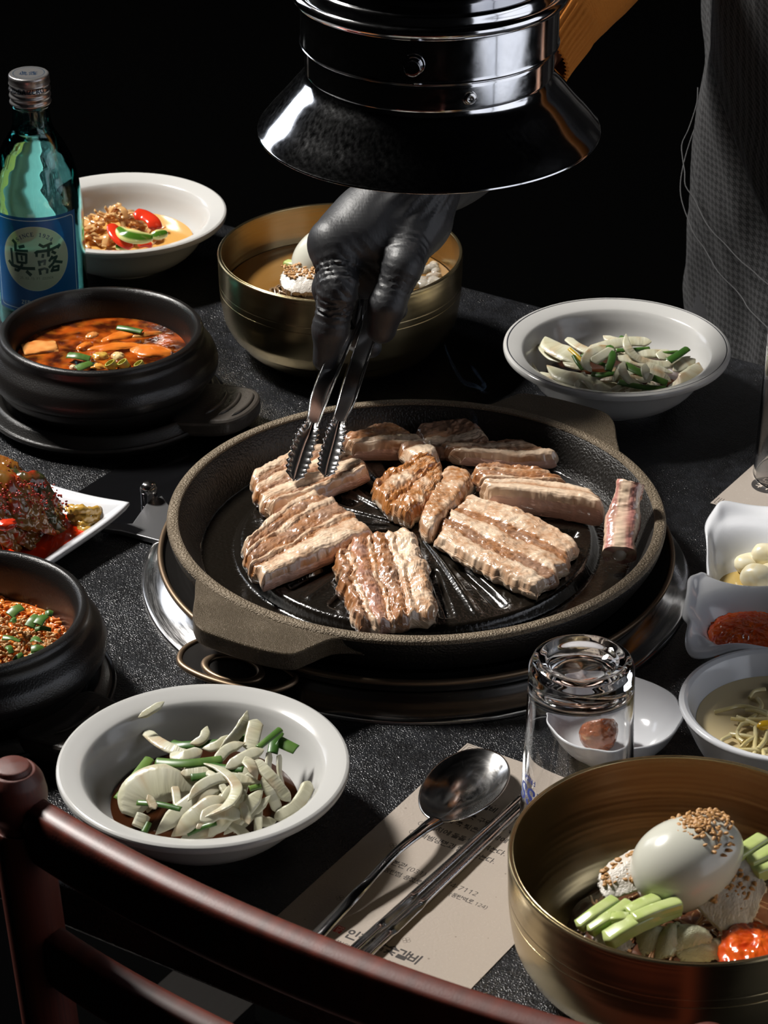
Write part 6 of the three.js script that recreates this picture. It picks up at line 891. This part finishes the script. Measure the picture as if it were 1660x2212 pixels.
{ // one continuous body under the clothes
  const J = { head: body(0, 1.62, 0.03), chin: body(0, 1.54, 0.06), neck: body(0, 1.47, 0.0), chest: body(0, 1.28, 0), waist: body(0, 1.06, 0), hip: body(0, 0.93, 0), ls: body(0.19, 1.415, 0), le: body(0.25, 1.12, -0.02), lw: body(0.24, 0.90, 0.10), lh: body(0.235, 0.82, 0.13), lhip: body(0.075, 0.90, 0), rhip: body(-0.075, 0.90, 0), lk: body(0.10, 0.49, 0.03), rk: body(-0.10, 0.49, 0.03), la: body(0.10, 0.09, -0.02), ra: body(-0.10, 0.09, -0.02), lt: body(0.12, 0.05, 0.13), rt: body(-0.12, 0.05, 0.13) };
  const wrist = [0.0044, 0.1799, -0.236];
  const B = [[J.head, J.chin, 0.095, 0.055], [J.chin, J.neck, 0.055, 0.052], [J.head, body(0, 1.60, 0.115), 0.03, 0.012], [J.neck, J.chest, 0.055, 0.09], [body(-0.08, 1.33, 0), body(0.08, 1.33, 0), 0.085, 0.085], [body(-0.05, 1.15, 0), body(0.05, 1.15, 0), 0.078, 0.078], [body(-0.06, 0.96, 0), body(0.06, 0.96, 0), 0.082, 0.082], [J.chest, J.hip, 0.075, 0.075], [SH, EL, 0.048, 0.033], [body(-0.12, 1.40, 0), SH, 0.06, 0.05], [[0.0803, 0.243, -0.31], wrist, 0.018, 0.016, 0.004], [EL, [0.0803, 0.243, -0.31], 0.021, 0.018, 0.006], [body(0.12, 1.40, 0), J.ls, 0.06, 0.05], [J.ls, J.le, 0.048, 0.037], [J.le, J.lw, 0.035, 0.025], [J.lw, J.lh, 0.024, 0.03], [J.lhip, J.lk, 0.072, 0.052], [J.lk, J.la, 0.052, 0.036], [J.la, J.lt, 0.036, 0.03], [J.rhip, J.rk, 0.072, 0.052], [J.rk, J.ra, 0.052, 0.036], [J.ra, J.rt, 0.036, 0.03]];
  const f = (p, list, off) => { let d = 9; for (const [a, b, ra, rb, k] of list) d = smin(d, dist(p, a, b, ra, rb) - off, k ?? 0.03); return d; };
  part('body', mesher([0.30, 0.10, -0.40], 0.90, 110, p => f(p, B, 0.002)), M.skin, person);
  const tr = [...B.slice(16, 18), ...B.slice(19, 21), B[6]]; part('trousers', mesher([CX, -0.30, CZ], 0.56, 72, p => Math.max(f(p, tr, 0.010), p[1] - 0.22, -p[1] - 0.68)), M.cloth, person);
  const hr = J.head; part('hair', mesher([hr[0], hr[1] + 0.02, hr[2]], 0.16, 40, p => { const q = [p[0] - hr[0], p[1] - hr[1], p[2] - hr[2]], fw = -q[0] * 0.537 + q[2] * 0.843; return Math.max(Math.hypot(...q) - 0.107 + 0.004 * n3(p[0] * 60, p[1] * 60, p[2] * 60), fw - 0.035 - q[1] * 0.6, -q[1] - 0.09); }), M.hair, person);
  const sw = [B[3], B[4], B[5], B[7], B[9], B[12], B[13], [J.le, J.lw, 0.04, 0.034]];
  part('sweater', mesher([CX - 0.03, 0.42, CZ], 0.46, 80, p => Math.max(f(p, sw, 0.010), -p[1] + 0.22, p[1] - 0.74)), M.knit, person);
}
{ // the sleeve of the reaching arm: a ribbed cuff, then looser knit
  const c = new THREE.CatmullRomCurve3([[0.0803, 0.243, -0.31], [0.0907, 0.2535, -0.33], [0.1025, 0.2653, -0.35], EL, [0.185, 0.47, -0.47], SH].map(p => V(...p)), false, 'centripetal'), N = 130, Mm = 288;
  const P = [], uv = [], idx = [];
  for (let i = 0; i <= N; i++) {
    const s = (i / N) ** 1.6, q = c.getPoint(s), T = c.getTangent(s), n1 = V(0, 0, 1).cross(T).normalize(), n2 = T.clone().cross(n1), cuffZ = 1 - sstep(0.30, 0.42, s), r0 = lerp(0.0300, 0.0335, sstep(0, 0.35, s)) + 0.009 * sstep(0.34, 0.55, s) + 0.008 * sstep(0.6, 1, s) - 0.001 * (i < 2 ? 2 - i : 0);
    for (let j = 0; j <= Mm; j++) { const a = j / Mm * Math.PI * 2, r = r0 + cuffZ * 0.0018 * (Math.abs(Math.sin(a * 24)) - 0.5) + (1 - cuffZ) * 0.004 * fbm(s * 9, Math.cos(a) * 1.2, Math.sin(a) * 1.2); const w = q.clone().addScaledVector(n1, r * Math.cos(a)).addScaledVector(n2, r * Math.sin(a)); P.push(w.x, w.y, w.z); uv.push(a / 6.283 * 8, s * 22); }
  }
  for (let i = 0; i < N; i++) for (let j = 0; j < Mm; j++) { const a = i * (Mm + 1) + j, b = a + Mm + 1; idx.push(a, a + 1, b, a + 1, b + 1, b); }
  const g = new THREE.BufferGeometry(); g.setAttribute('position', new THREE.Float32BufferAttribute(P, 3)); g.setAttribute('uv', new THREE.Float32BufferAttribute(uv, 2)); g.setIndex(idx); g.computeVertexNormals();
  const m = M.knit.clone(); m.side = THREE.DoubleSide; part('sleeve', g, m, person, 'orange ribbed knit sleeve');
}
{ // wrap apron: a skirt of heavy patterned cloth and an overlapping flap
  const onApron = (th, y, off) => { const k = 0.166 + off - 0.008 * sstep(1.02, 0.7, y), d = 0.126 + off - 0.004 * sstep(1.02, 0.7, y), fold = 0.006 * Math.sin(th * 6 - y * 14 + 2.2 * fbm(th * 1.5, y * 5, 3)) + 0.005 * fbm(th * 3 - y * 5, y * 14 + th * 6, 7); return body((k + fold) * Math.sin(th), y, (d + fold) * Math.cos(th)); };
  const cloth = (th0, th1, y0, y1, off, edge) => shell((s, t) => V(...onApron(lerp(th0, th1, s), lerp(y0, y1, edge ? lerp(edge(s), 1, t) : t), off)), 120, 90, 0.0016);
  const ap = part('apron', uvScale(cloth(-2.5, 2.5, 0.55, 1.38, 0, null), 142, 140), M.apron, person, 'dark small-checked apron');
  part('apron_flap', uvScale(cloth(-1.45, 1.9, 0.70, 1.37, 0.007, s => clamp(0.75 - 1.6 * s)), 95, 96), M.apron, ap);
  for (const o of [0, 0.030]) { const pts = []; for (let i = 0; i <= 20; i++) { const s = i / 20; pts.push(onApron(lerp(-1.35, -0.1, s), lerp(0.905, 0.795, s) - o - 0.02 * Math.sin(s * 3.1), 0.0082)); } part('seam', rod(pts, 0.00045, { n: 60, m: 6 }), mat([0.05, 0.05, 0.052], 0.8), ap); }
}
{ // tongs
  const t = thing('tongs', 'steel kitchen tongs with saw-toothed tips held by the gloved hand', 'tongs', [0, 0, 0]);
  const open = V(0.15, 0.45, 0.88).normalize();
  function arm(line, bright) { // [x, y, z, half width, depth] along the arm from the top to the tip
    const C = new THREE.CatmullRomCurve3(line.map(p => V(p[0], p[1], p[2])), false, 'centripetal'), at = (s, k) => { const u = s * (line.length - 1), i = Math.min(line.length - 2, Math.floor(u)), f = sstep(0, 1, u - i); return lerp(line[i][k], line[i + 1][k], f); };
    const ns = 220, body = (s0, s1, flat, teeth) => shell((u, v) => {
      const s = lerp(s0, s1, u), c = C.getPoint(s), T = C.getTangent(s), w = T.clone().cross(open).normalize(), o = w.clone().cross(T).normalize(); let q = 2 * v - 1;
      let hw = at(s, 3); const tooth = teeth ? (Math.abs(((u * 11) % 1) - 0.5) * 2) : 0; hw += teeth * tooth * 0.0016 * sstep(0.06, 0.12, u) * (1 - sstep(0.92, 1, u)) * Math.abs(q) ** 3; hw *= teeth ? Math.sqrt(clamp(1.02 - (clamp((u - 0.86) / 0.14)) ** 2)) : 1;
      const dp = at(s, 4), up = flat ? dp * (Math.abs(q) > 0.55 ? (Math.abs(q) - 0.55) / 0.45 : 0) : dp * q * q, wx = flat ? Math.sign(q) * Math.min(Math.abs(q) * 1.7, 1) : q; return c.addScaledVector(w, hw * wx).addScaledVector(o, up);
    }, ns, 26, 0.0008);
    const n = line.length - 1; return [body(0, (n - 3.0) / n, true, 0), body((n - 3.02) / n, 1, false, 1)];
  }
  const A1 = arm([[-0.03, 0.1138, -0.222, 0.0048, 0.003], [-0.0369, 0.1064, -0.2046, 0.0052, 0.005], [-0.0448, 0.0973, -0.1824, 0.0056, 0.006], [-0.0582, 0.0817, -0.1428, 0.0056, 0.006], [-0.0647, 0.0731, -0.1199, 0.0056, 0.0055], [-0.0686, 0.0656, -0.0991, 0.0040, 0.0035], [-0.0729, 0.0607, -0.085, 0.0064, 0.0028], [-0.0774, 0.0539, -0.0648, 0.0068, 0.0030], [-0.08, 0.0488, -0.0493, 0.0050, 0.0020]]);
  const A2 = arm([[-0.0292, 0.1138, -0.222, 0.0048, 0.003], [-0.0299, 0.1064, -0.2046, 0.0052, 0.005], [-0.0317, 0.0964, -0.1804, 0.0056, 0.006], [-0.0403, 0.0822, -0.1441, 0.0056, 0.006], [-0.0454, 0.0739, -0.1219, 0.0056, 0.0055], [-0.0511, 0.0661, -0.1004, 0.0040, 0.0035], [-0.0538, 0.0614, -0.087, 0.0056, 0.0030], [-0.0577, 0.0543, -0.0661, 0.0060, 0.0032], [-0.0594, 0.0499, -0.0527, 0.0046, 0.0020]]);
  for (const [a, h] of [A1, A2]) { const m = M.steel.clone(); m.side = THREE.DoubleSide; const p = part('tong_arm', a, m, t); part('serrated_tip', h, m, p); }
  const piv = V(...[-0.0296, 0.1138, -0.222]); part('hinge', shift(new THREE.SphereGeometry(0.0052, 24, 16), piv.x, piv.y, piv.z), M.steel, t);
}

// ---------- paper mats, cutlery, chair, smoke ----------
const AX = -32.5 * Math.PI / 180, SDIR = [0.843, 0.537], NDIR = [-0.537, 0.843];
{
  const W = 0.120, D = 0.232, K = 8000; // canvas pixels per metre
  const tex = canvasTex(960, 1856, (c, w, h) => {
    c.fillStyle = '#968b80'; c.fillRect(0, 0, w, h);
    for (let i = 0; i < 5200; i++) { const a = rnd(); c.fillStyle = a < 0.5 ? 'rgba(120,105,92,0.16)' : 'rgba(205,195,184,0.22)'; const l = rr(1, 10); c.save(); c.translate(rnd() * w, rnd() * h); c.rotate(rnd() * 6); c.fillRect(0, 0, l, 1.4); c.restore(); }
    for (let i = 0; i < 40; i++) { c.fillStyle = 'rgba(80,68,58,0.45)'; c.beginPath(); c.arc(rnd() * w, rnd() * h, rr(1.5, 6), 0, 7); c.fill(); }
    const mm = K / 1000, ink = '#211b18'; c.strokeStyle = ink; c.fillStyle = ink;
    const T = (s, u, v, mmH, lw, gap = 0.98) => { c.lineWidth = lw; hangul(c, s, u * mm, v * mm, mmH * mm, gap); };
    T('인천갈비 맛있게 먹는 비법', 30, 48.0, 5.2, 5.5, 1.0);
    for (const [v, s] of [[61.3, '노릇노릇 구워 먹기 좋게'], [71.0, '겉에 쭉 찢은 고추장에 콕'], [82.0, '김치에 돌돌 말아 먹는다.'], [91.5, '비빔냉면과 함께 싸는다.']]) { T(s, 26, v - 0.4, 4.7, 4.4, 0.95); c.lineWidth = 2.4; c.beginPath(); c.arc(20.5 * mm, (v + 2) * mm, 1.9 * mm, 0, 7); c.stroke(); T('1', 19.7, v + 0.6, 2.6, 2); }
    c.fillStyle = ink; T('본관 (031)', 26, 121.2, 4.9, 4, 0.92); T('374-7112', 58, 121.2, 5.2, 4);
    T('동탄점 용정로 2층', 26, 129.6, 4.2, 3.6, 0.9); T('(동탄역로 124)', 68, 129.6, 3.8, 3.2, 0.9);
    c.strokeStyle = c.fillStyle = '#2a2421'; T('인천 참숯갈비', 40, 186.5, 8.0, 9, 0.92);
    c.fillStyle = ink; c.font = `${Math.round(4.2 * mm)}px sans-serif`; c.fillText('INCHEON  CHARCOAL  GALBI', 39 * mm, 201.6 * mm);
    c.fillStyle = '#a32622'; c.fillRect(32.4 * mm, 187.5 * mm, 4.6 * mm, 6 * mm); c.strokeStyle = '#d8cabd'; T('원조', 33.0, 188.0, 2.6, 2.2, 0.7); T('맛', 33.6, 190.8, 2.6, 2.2);
    c.strokeStyle = 'rgba(70,60,52,0.75)'; for (const [u, v] of [[18.3, 110.3], [19.8, 166.8], [70, 179.1], [95, 60]]) for (const [a, b] of [[1, 0], [-1, 0], [0, 1], [0, -1]]) { c.lineWidth = 2; c.beginPath(); c.arc((u + a * 1.3) * mm, (v + b * 1.3) * mm, 1.1 * mm, 0, 7); c.stroke(); }
    c.lineWidth = 2; c.strokeStyle = ink; for (const [u, v, a, b] of [[1.2, 1.2, 1, 1], [118.8, 1.2, -1, 1]]) { for (const [x, y, x2, y2] of [[0, 0, 9, 0], [0, 0, 0, 9], [2, 2, 8, 2], [2, 2, 2, 8], [4, 4, 7, 4], [4, 4, 4, 7], [9, 0, 9, 2.5], [0, 9, 2.5, 9], [7, 4, 7, 6], [4, 7, 6, 7]]) stroke(c, [[(u + a * x) * mm, (v + b * y) * mm], [(u + a * x2) * mm, (v + b * y2) * mm]], 2.2); }
    c.strokeStyle = 'rgba(90,78,68,0.35)'; c.lineWidth = 2; for (let i = 0; i < 9; i++) for (let j = 0; j < 3; j++) for (const r of [3, 2, 1]) { c.beginPath(); c.arc((60 + i * 6 + (j % 2) * 3) * mm, (222 + j * 3) * mm, r * mm, Math.PI, 0); c.stroke(); }
  });
  const pm = mat([1, 1, 1], 0.75, { map: tex, bumpMap: rep(TX.grit, 1.5, 3), bumpScale: 0.00012 }), em = mat([0.42, 0.37, 0.32], 0.8);
  const g = new THREE.BoxGeometry(W, 0.0003, D, 20, 1, 40); g.translate(W / 2, 0.0003, D / 2); deform(g, (x, y, z) => [x, y + 0.0006 * Math.max(0, fbm(x * 14, z * 14, 2)), z]);
  const m = new THREE.Mesh(g, [em, em, pm, em, em, em]);
  const q = [0.0284, 0, 0.1859]; m.name = numbered('paper_mat'); m.position.set(q[0], TOP + 0.0001, q[2]); m.rotation.y = AX; m.castShadow = m.receiveShadow = true; scene.add(m);
  tag(m, 'grey-brown printed paper mat under the spoon and chopsticks', 'placemat');
  // the second mat, partly out of the picture
  const tex2 = canvasTex(512, 512, (c, w, h) => { c.fillStyle = '#948a80'; c.fillRect(0, 0, w, h); for (let i = 0; i < 1500; i++) { c.fillStyle = rnd() < 0.5 ? 'rgba(110,96,84,0.2)' : 'rgba(205,195,184,0.22)'; c.fillRect(rnd() * w, rnd() * h, rr(1, 6), 1.3); } c.fillStyle = c.strokeStyle = '#1f1a18'; c.beginPath(); c.ellipse(190, 96, 52, 52, 0, 0, 7); c.fill(); c.strokeStyle = '#b9ac9f'; c.lineWidth = 4; c.save(); c.translate(190, 96); c.rotate(Math.PI); hangul(c, '대표', -36, -34, 34, 1.05); hangul(c, '메뉴', -36, 2, 34, 1.05); c.restore(); c.strokeStyle = '#3b332e'; c.lineWidth = 3; c.save(); c.translate(330, 60); c.rotate(Math.PI); hangul(c, '포장', -40, -10, 30); c.restore(); for (const k of [0, 8, 16]) { stroke(c, [[8 + k, 8 + k], [44, 8 + k]], 2); stroke(c, [[8 + k, 8 + k], [8 + k, 44]], 2); } });
  const g2 = new THREE.BoxGeometry(0.232, 0.0003, 0.120); g2.translate(0.116, 0.0003, 0.060);
  const a = [0.2007, 0, -0.1074], b = [0.2349, 0, -0.1607], m2 = new THREE.Mesh(g2, [em, em, mat([1, 1, 1], 0.75, { map: tex2 }), em, em, em]);
  m2.name = numbered('paper_mat'); m2.position.set(a[0], TOP + 0.0001, a[2]); m2.rotation.y = Math.atan2(-(b[2] - a[2]), b[0] - a[0]); 
  m2.castShadow = m2.receiveShadow = true; scene.add(m2); tag(m2, 'paper mat with a round black stamp under the far tumbler', 'placemat');
  tex2.repeat.set(1.93, 1); tex2.wrapS = THREE.RepeatWrapping;
}
{ // spoon
  const tip = V(...[0.0399, 0.0115, 0.2114]), neck = V(...[0.0072, 0.0125, 0.2832]), ax = neck.clone().sub(tip), L = ax.length(), d = ax.clone().normalize(), sd = V(0, 1, 0).cross(d).normalize(), ctr = tip.clone().lerp(neck, 0.48), hw = 0.0215;
  const t = thing('spoon', 'polished steel spoon lying bowl-up on the paper mat', 'spoon', [ctr.x, 0, ctr.z]);
  const rel = p => p.clone().sub(V(ctr.x, 0, ctr.z));
  const bowl = shell((u, v) => { const r = Math.max(0.0005, u), a = v * Math.PI * 2, e = Math.cos(a), k = 1 - 0.10 * e; const x = e * r * L * 0.5, w = Math.sin(a) * r * hw * (k + 0.05); const y = 0.0022 + 0.0092 * r ** 2.1 + 0.0012 * r * (e > 0 ? e : -e * 0.3); return rel(ctr).addScaledVector(d, x).addScaledVector(sd, w).setY(y); }, 40, 90, 0.0010);
  const m = M.steel.clone(); m.roughnessMap = rep(TX.scratch, 1); m.side = THREE.DoubleSide; part('spoon_bowl', bowl, m, t);
  const e = [-0.0551, 0.006, 0.3732], f = [-0.0853, 0.003, 0.4182], h = rel(neck).addScaledVector(d, -0.004);
  const q = s => rel(neck.clone().lerp(V(...e), s));
  const hp = [[h.x, 0.0112, h.z], [q(0.1).x, 0.0135, q(0.1).z], [q(0.35).x, 0.0140, q(0.35).z], [q(0.7).x, 0.0085, q(0.7).z], [q(1).x, 0.0040, q(1).z], [f[0] - ctr.x + 0.012, 0.0028, f[2] - ctr.z - 0.012]];
  part('spoon_handle', sweep(hp, { w: 0.0074, t: 0.0032, n: 90, m: 20, sq: 0.8, taper: s => (s < 0.1 ? 1.35 - 4 * s : 0.95 - 0.25 * Math.sin(Math.PI * clamp((s - 0.1) / 0.5)) + 0.35 * sstep(0.5, 1, s)), twist: s => 0.5 * Math.exp(-(((s - 0.52) / 0.05) ** 2)) }), m, t);
}
{ // chopsticks
  const a0 = [0.058, 0.0032, 0.2463], a1 = [-0.0603, 0.0032, 0.4226], b0 = [0.0603, 0.0032, 0.2528], b1 = [-0.0535, 0.0032, 0.4279];
  for (const [a, b, l] of [[a0, a1, 'steel chopstick nearer to the spoon'], [b0, b1, 'steel chopstick farther from the spoon']]) {
    const c = [(a[0] + b[0]) / 2, (a[2] + b[2]) / 2], mid = s => [lerp(a[0], b[0], s) - c[0], 0.0030, lerp(a[2], b[2], s) - c[1]], m = M.steel;
    const t = thing('chopstick', l, 'chopstick', [c[0], 0.0004, c[1]], 0, undefined);
    part('shaft', sweep([mid(0), mid(0.2), mid(0.4), mid(0.6), mid(0.8), mid(1)], { w: 0.0062, t: 0.0046, n: 140, m: 20, sq: 0.6, taper: s => 0.66 + 0.40 * s, twist: s => 0.8 * sstep(0.52, 0.56, s) * (1 - sstep(0.66, 0.70, s)) }), m, t);
  }
}
{ // chair pushed under the table edge
  const loc = (s, h, n) => [s, h, n]; // along the table, above the table top, towards the sitter
  const t = thing('dining_chair', 'dark reddish-brown wooden chair with curved ladder back and knobbed post', 'chair', [0, 0, 0], AX);
  const S0 = 0.0385, S1 = 0.430, tilt = h => 0.445 + 0.09 * (h - 0.10), MS = (S0 + S1) / 2;
  const wu = g => { const p = g.attributes.position, a = g.attributes.uv; if (!a) planarUV(g, 6); else uvScale(g, 5, 5); return g; };
  for (const s of [S0, S1]) {
    const pr = smooth([[0.0001, 0.0], [0.0130, 0.002], [0.0150, 0.10], [0.0155, 0.40], [0.0150, 0.70], [0.0150, 0.832], [0.0125, 0.840], [0.0118, 0.845], [0.0148, 0.852], [0.0162, 0.861], [0.0150, 0.870], [0.0118, 0.8755], [0.0100, 0.8760], [0.0085, 0.8785], [0.0001, 0.8800]], 120, 0.3);
    const g = lathe(pr, 40); deform(g, (x, y, z) => [x + s, y - TOP, z + tilt(y - TOP)]); part('back_post', wu(g), M.wood, t);
  }
  const rail = (h0, h1, bowD, name) => { const g = shellBox(64, 26, (u, a) => { const s = lerp(S0 + 0.008, S1 - 0.008, u), cy = (h0 + h1) / 2, ch = (h1 - h0) / 2, n = tilt(cy) + bowD * (1 - (2 * u - 1) ** 2) ** 0.9, th = 0.0085, c = Math.cos(a), q = Math.sin(a), sgn = x => Math.sign(x) * Math.abs(x) ** 0.55; const groove = Math.exp(-(((a - Math.PI / 2 + 0.35) / 0.16) ** 2)) * 0.0016; return [s, cy + ch * sgn(q) - groove, n + th * sgn(c) + 0.09 * ch * sgn(q)]; }); return part(name, wu(g), M.wood, t); };
  function shellBox(n, m, fn) { const P = [], uv = [], idx = [], R = m + 1; for (let i = 0; i <= n; i++) for (let j = 0; j <= m; j++) { P.push(...fn(i / n, j / m * Math.PI * 2)); uv.push(i / n * 0.4, j / m * 0.08); } for (let i = 0; i < n; i++) for (let j = 0; j < m; j++) { const a = i * R + j, b = a + R; idx.push(a, b, a + 1, a + 1, b, b + 1); } for (const [i, f] of [[0, 0], [n, 1]]) for (let j = 1; j < m - 1; j++) f ? idx.push(i * R, i * R + j + 1, i * R + j) : idx.push(i * R, i * R + j, i * R + j + 1); const g = new THREE.BufferGeometry(); g.setAttribute('position', new THREE.Float32BufferAttribute(P, 3)); g.setAttribute('uv', new THREE.Float32BufferAttribute(uv, 2)); g.setIndex(idx); g.computeVertexNormals(); return g; }
  rail(0.072, 0.112, 0.020, 'top_rail'); rail(-0.012, 0.026, 0.020, 'middle_rail'); rail(-0.110, -0.075, 0.018, 'lower_rail');
  const seat = new RoundedBoxGeometry(0.41, 0.035, 0.40, 4, 0.014); seat.translate(MS, -0.30, 0.235); part('seat', wu(seat), M.wood, t);
  for (const s of [S0 + 0.01, S1 - 0.01]) { const l = lathe([[0.0001, 0], [0.013, 0.001], [0.017, 0.25], [0.018, 0.44], [0.0001, 0.441]], 24); l.translate(s, -0.75, 0.07); part('front_leg', wu(l), M.wood, t); }
  for (const h of [-0.52, -0.58]) { const r = new THREE.CylinderGeometry(0.009, 0.009, 0.38, 16); r.rotateZ(Math.PI / 2); r.translate(MS, h, h === -0.52 ? 0.07 : tilt(h)); part('stretcher', wu(r), M.wood, t); }
  for (const s of [S0, S1]) { const r = new THREE.CylinderGeometry(0.009, 0.009, 0.32, 16); r.rotateX(Math.PI / 2); r.translate(s, -0.55, 0.225); part('stretcher', wu(r), M.wood, t); }
}
{ // thin smoke rising behind the pan
  const sm = mat([0.25, 0.40, 0.65], 1, { transparent: true, opacity: 0.022, depthWrite: false });
  const gs = [[[0.0496, 0.0428, -0.19], [0.0441, 0.0425, -0.2], [0.035, 0.0461, -0.2], [0.0294, 0.0551, -0.2], [0.0236, 0.0701, -0.195], [0.0215, 0.0796, -0.19]], [[0.0515, 0.0471, -0.18], [0.047, 0.045, -0.19], [0.0492, 0.0443, -0.2], [0.04, 0.0587, -0.2]], [[0.0434, 0.0388, -0.12], [0.0407, 0.0496, -0.14], [0.0356, 0.0516, -0.15]], [[0.0194, 0.0246, 0], [0.022, 0.019, 0.02]]].map(p => sweep(p, { w: 0.004, t: 0.0016, n: 50, m: 8, taper: moon(0.8), twist: 5 }));
  const g = mergeGeometries(gs), c = recenter(g); const s = solo('smoke_wisp', g, sm, 'faint bluish smoke wisps rising behind the grill pan', 'smoke', c); s.userData.kind = 'stuff'; s.castShadow = false;
}
renderer.render(scene, camera);
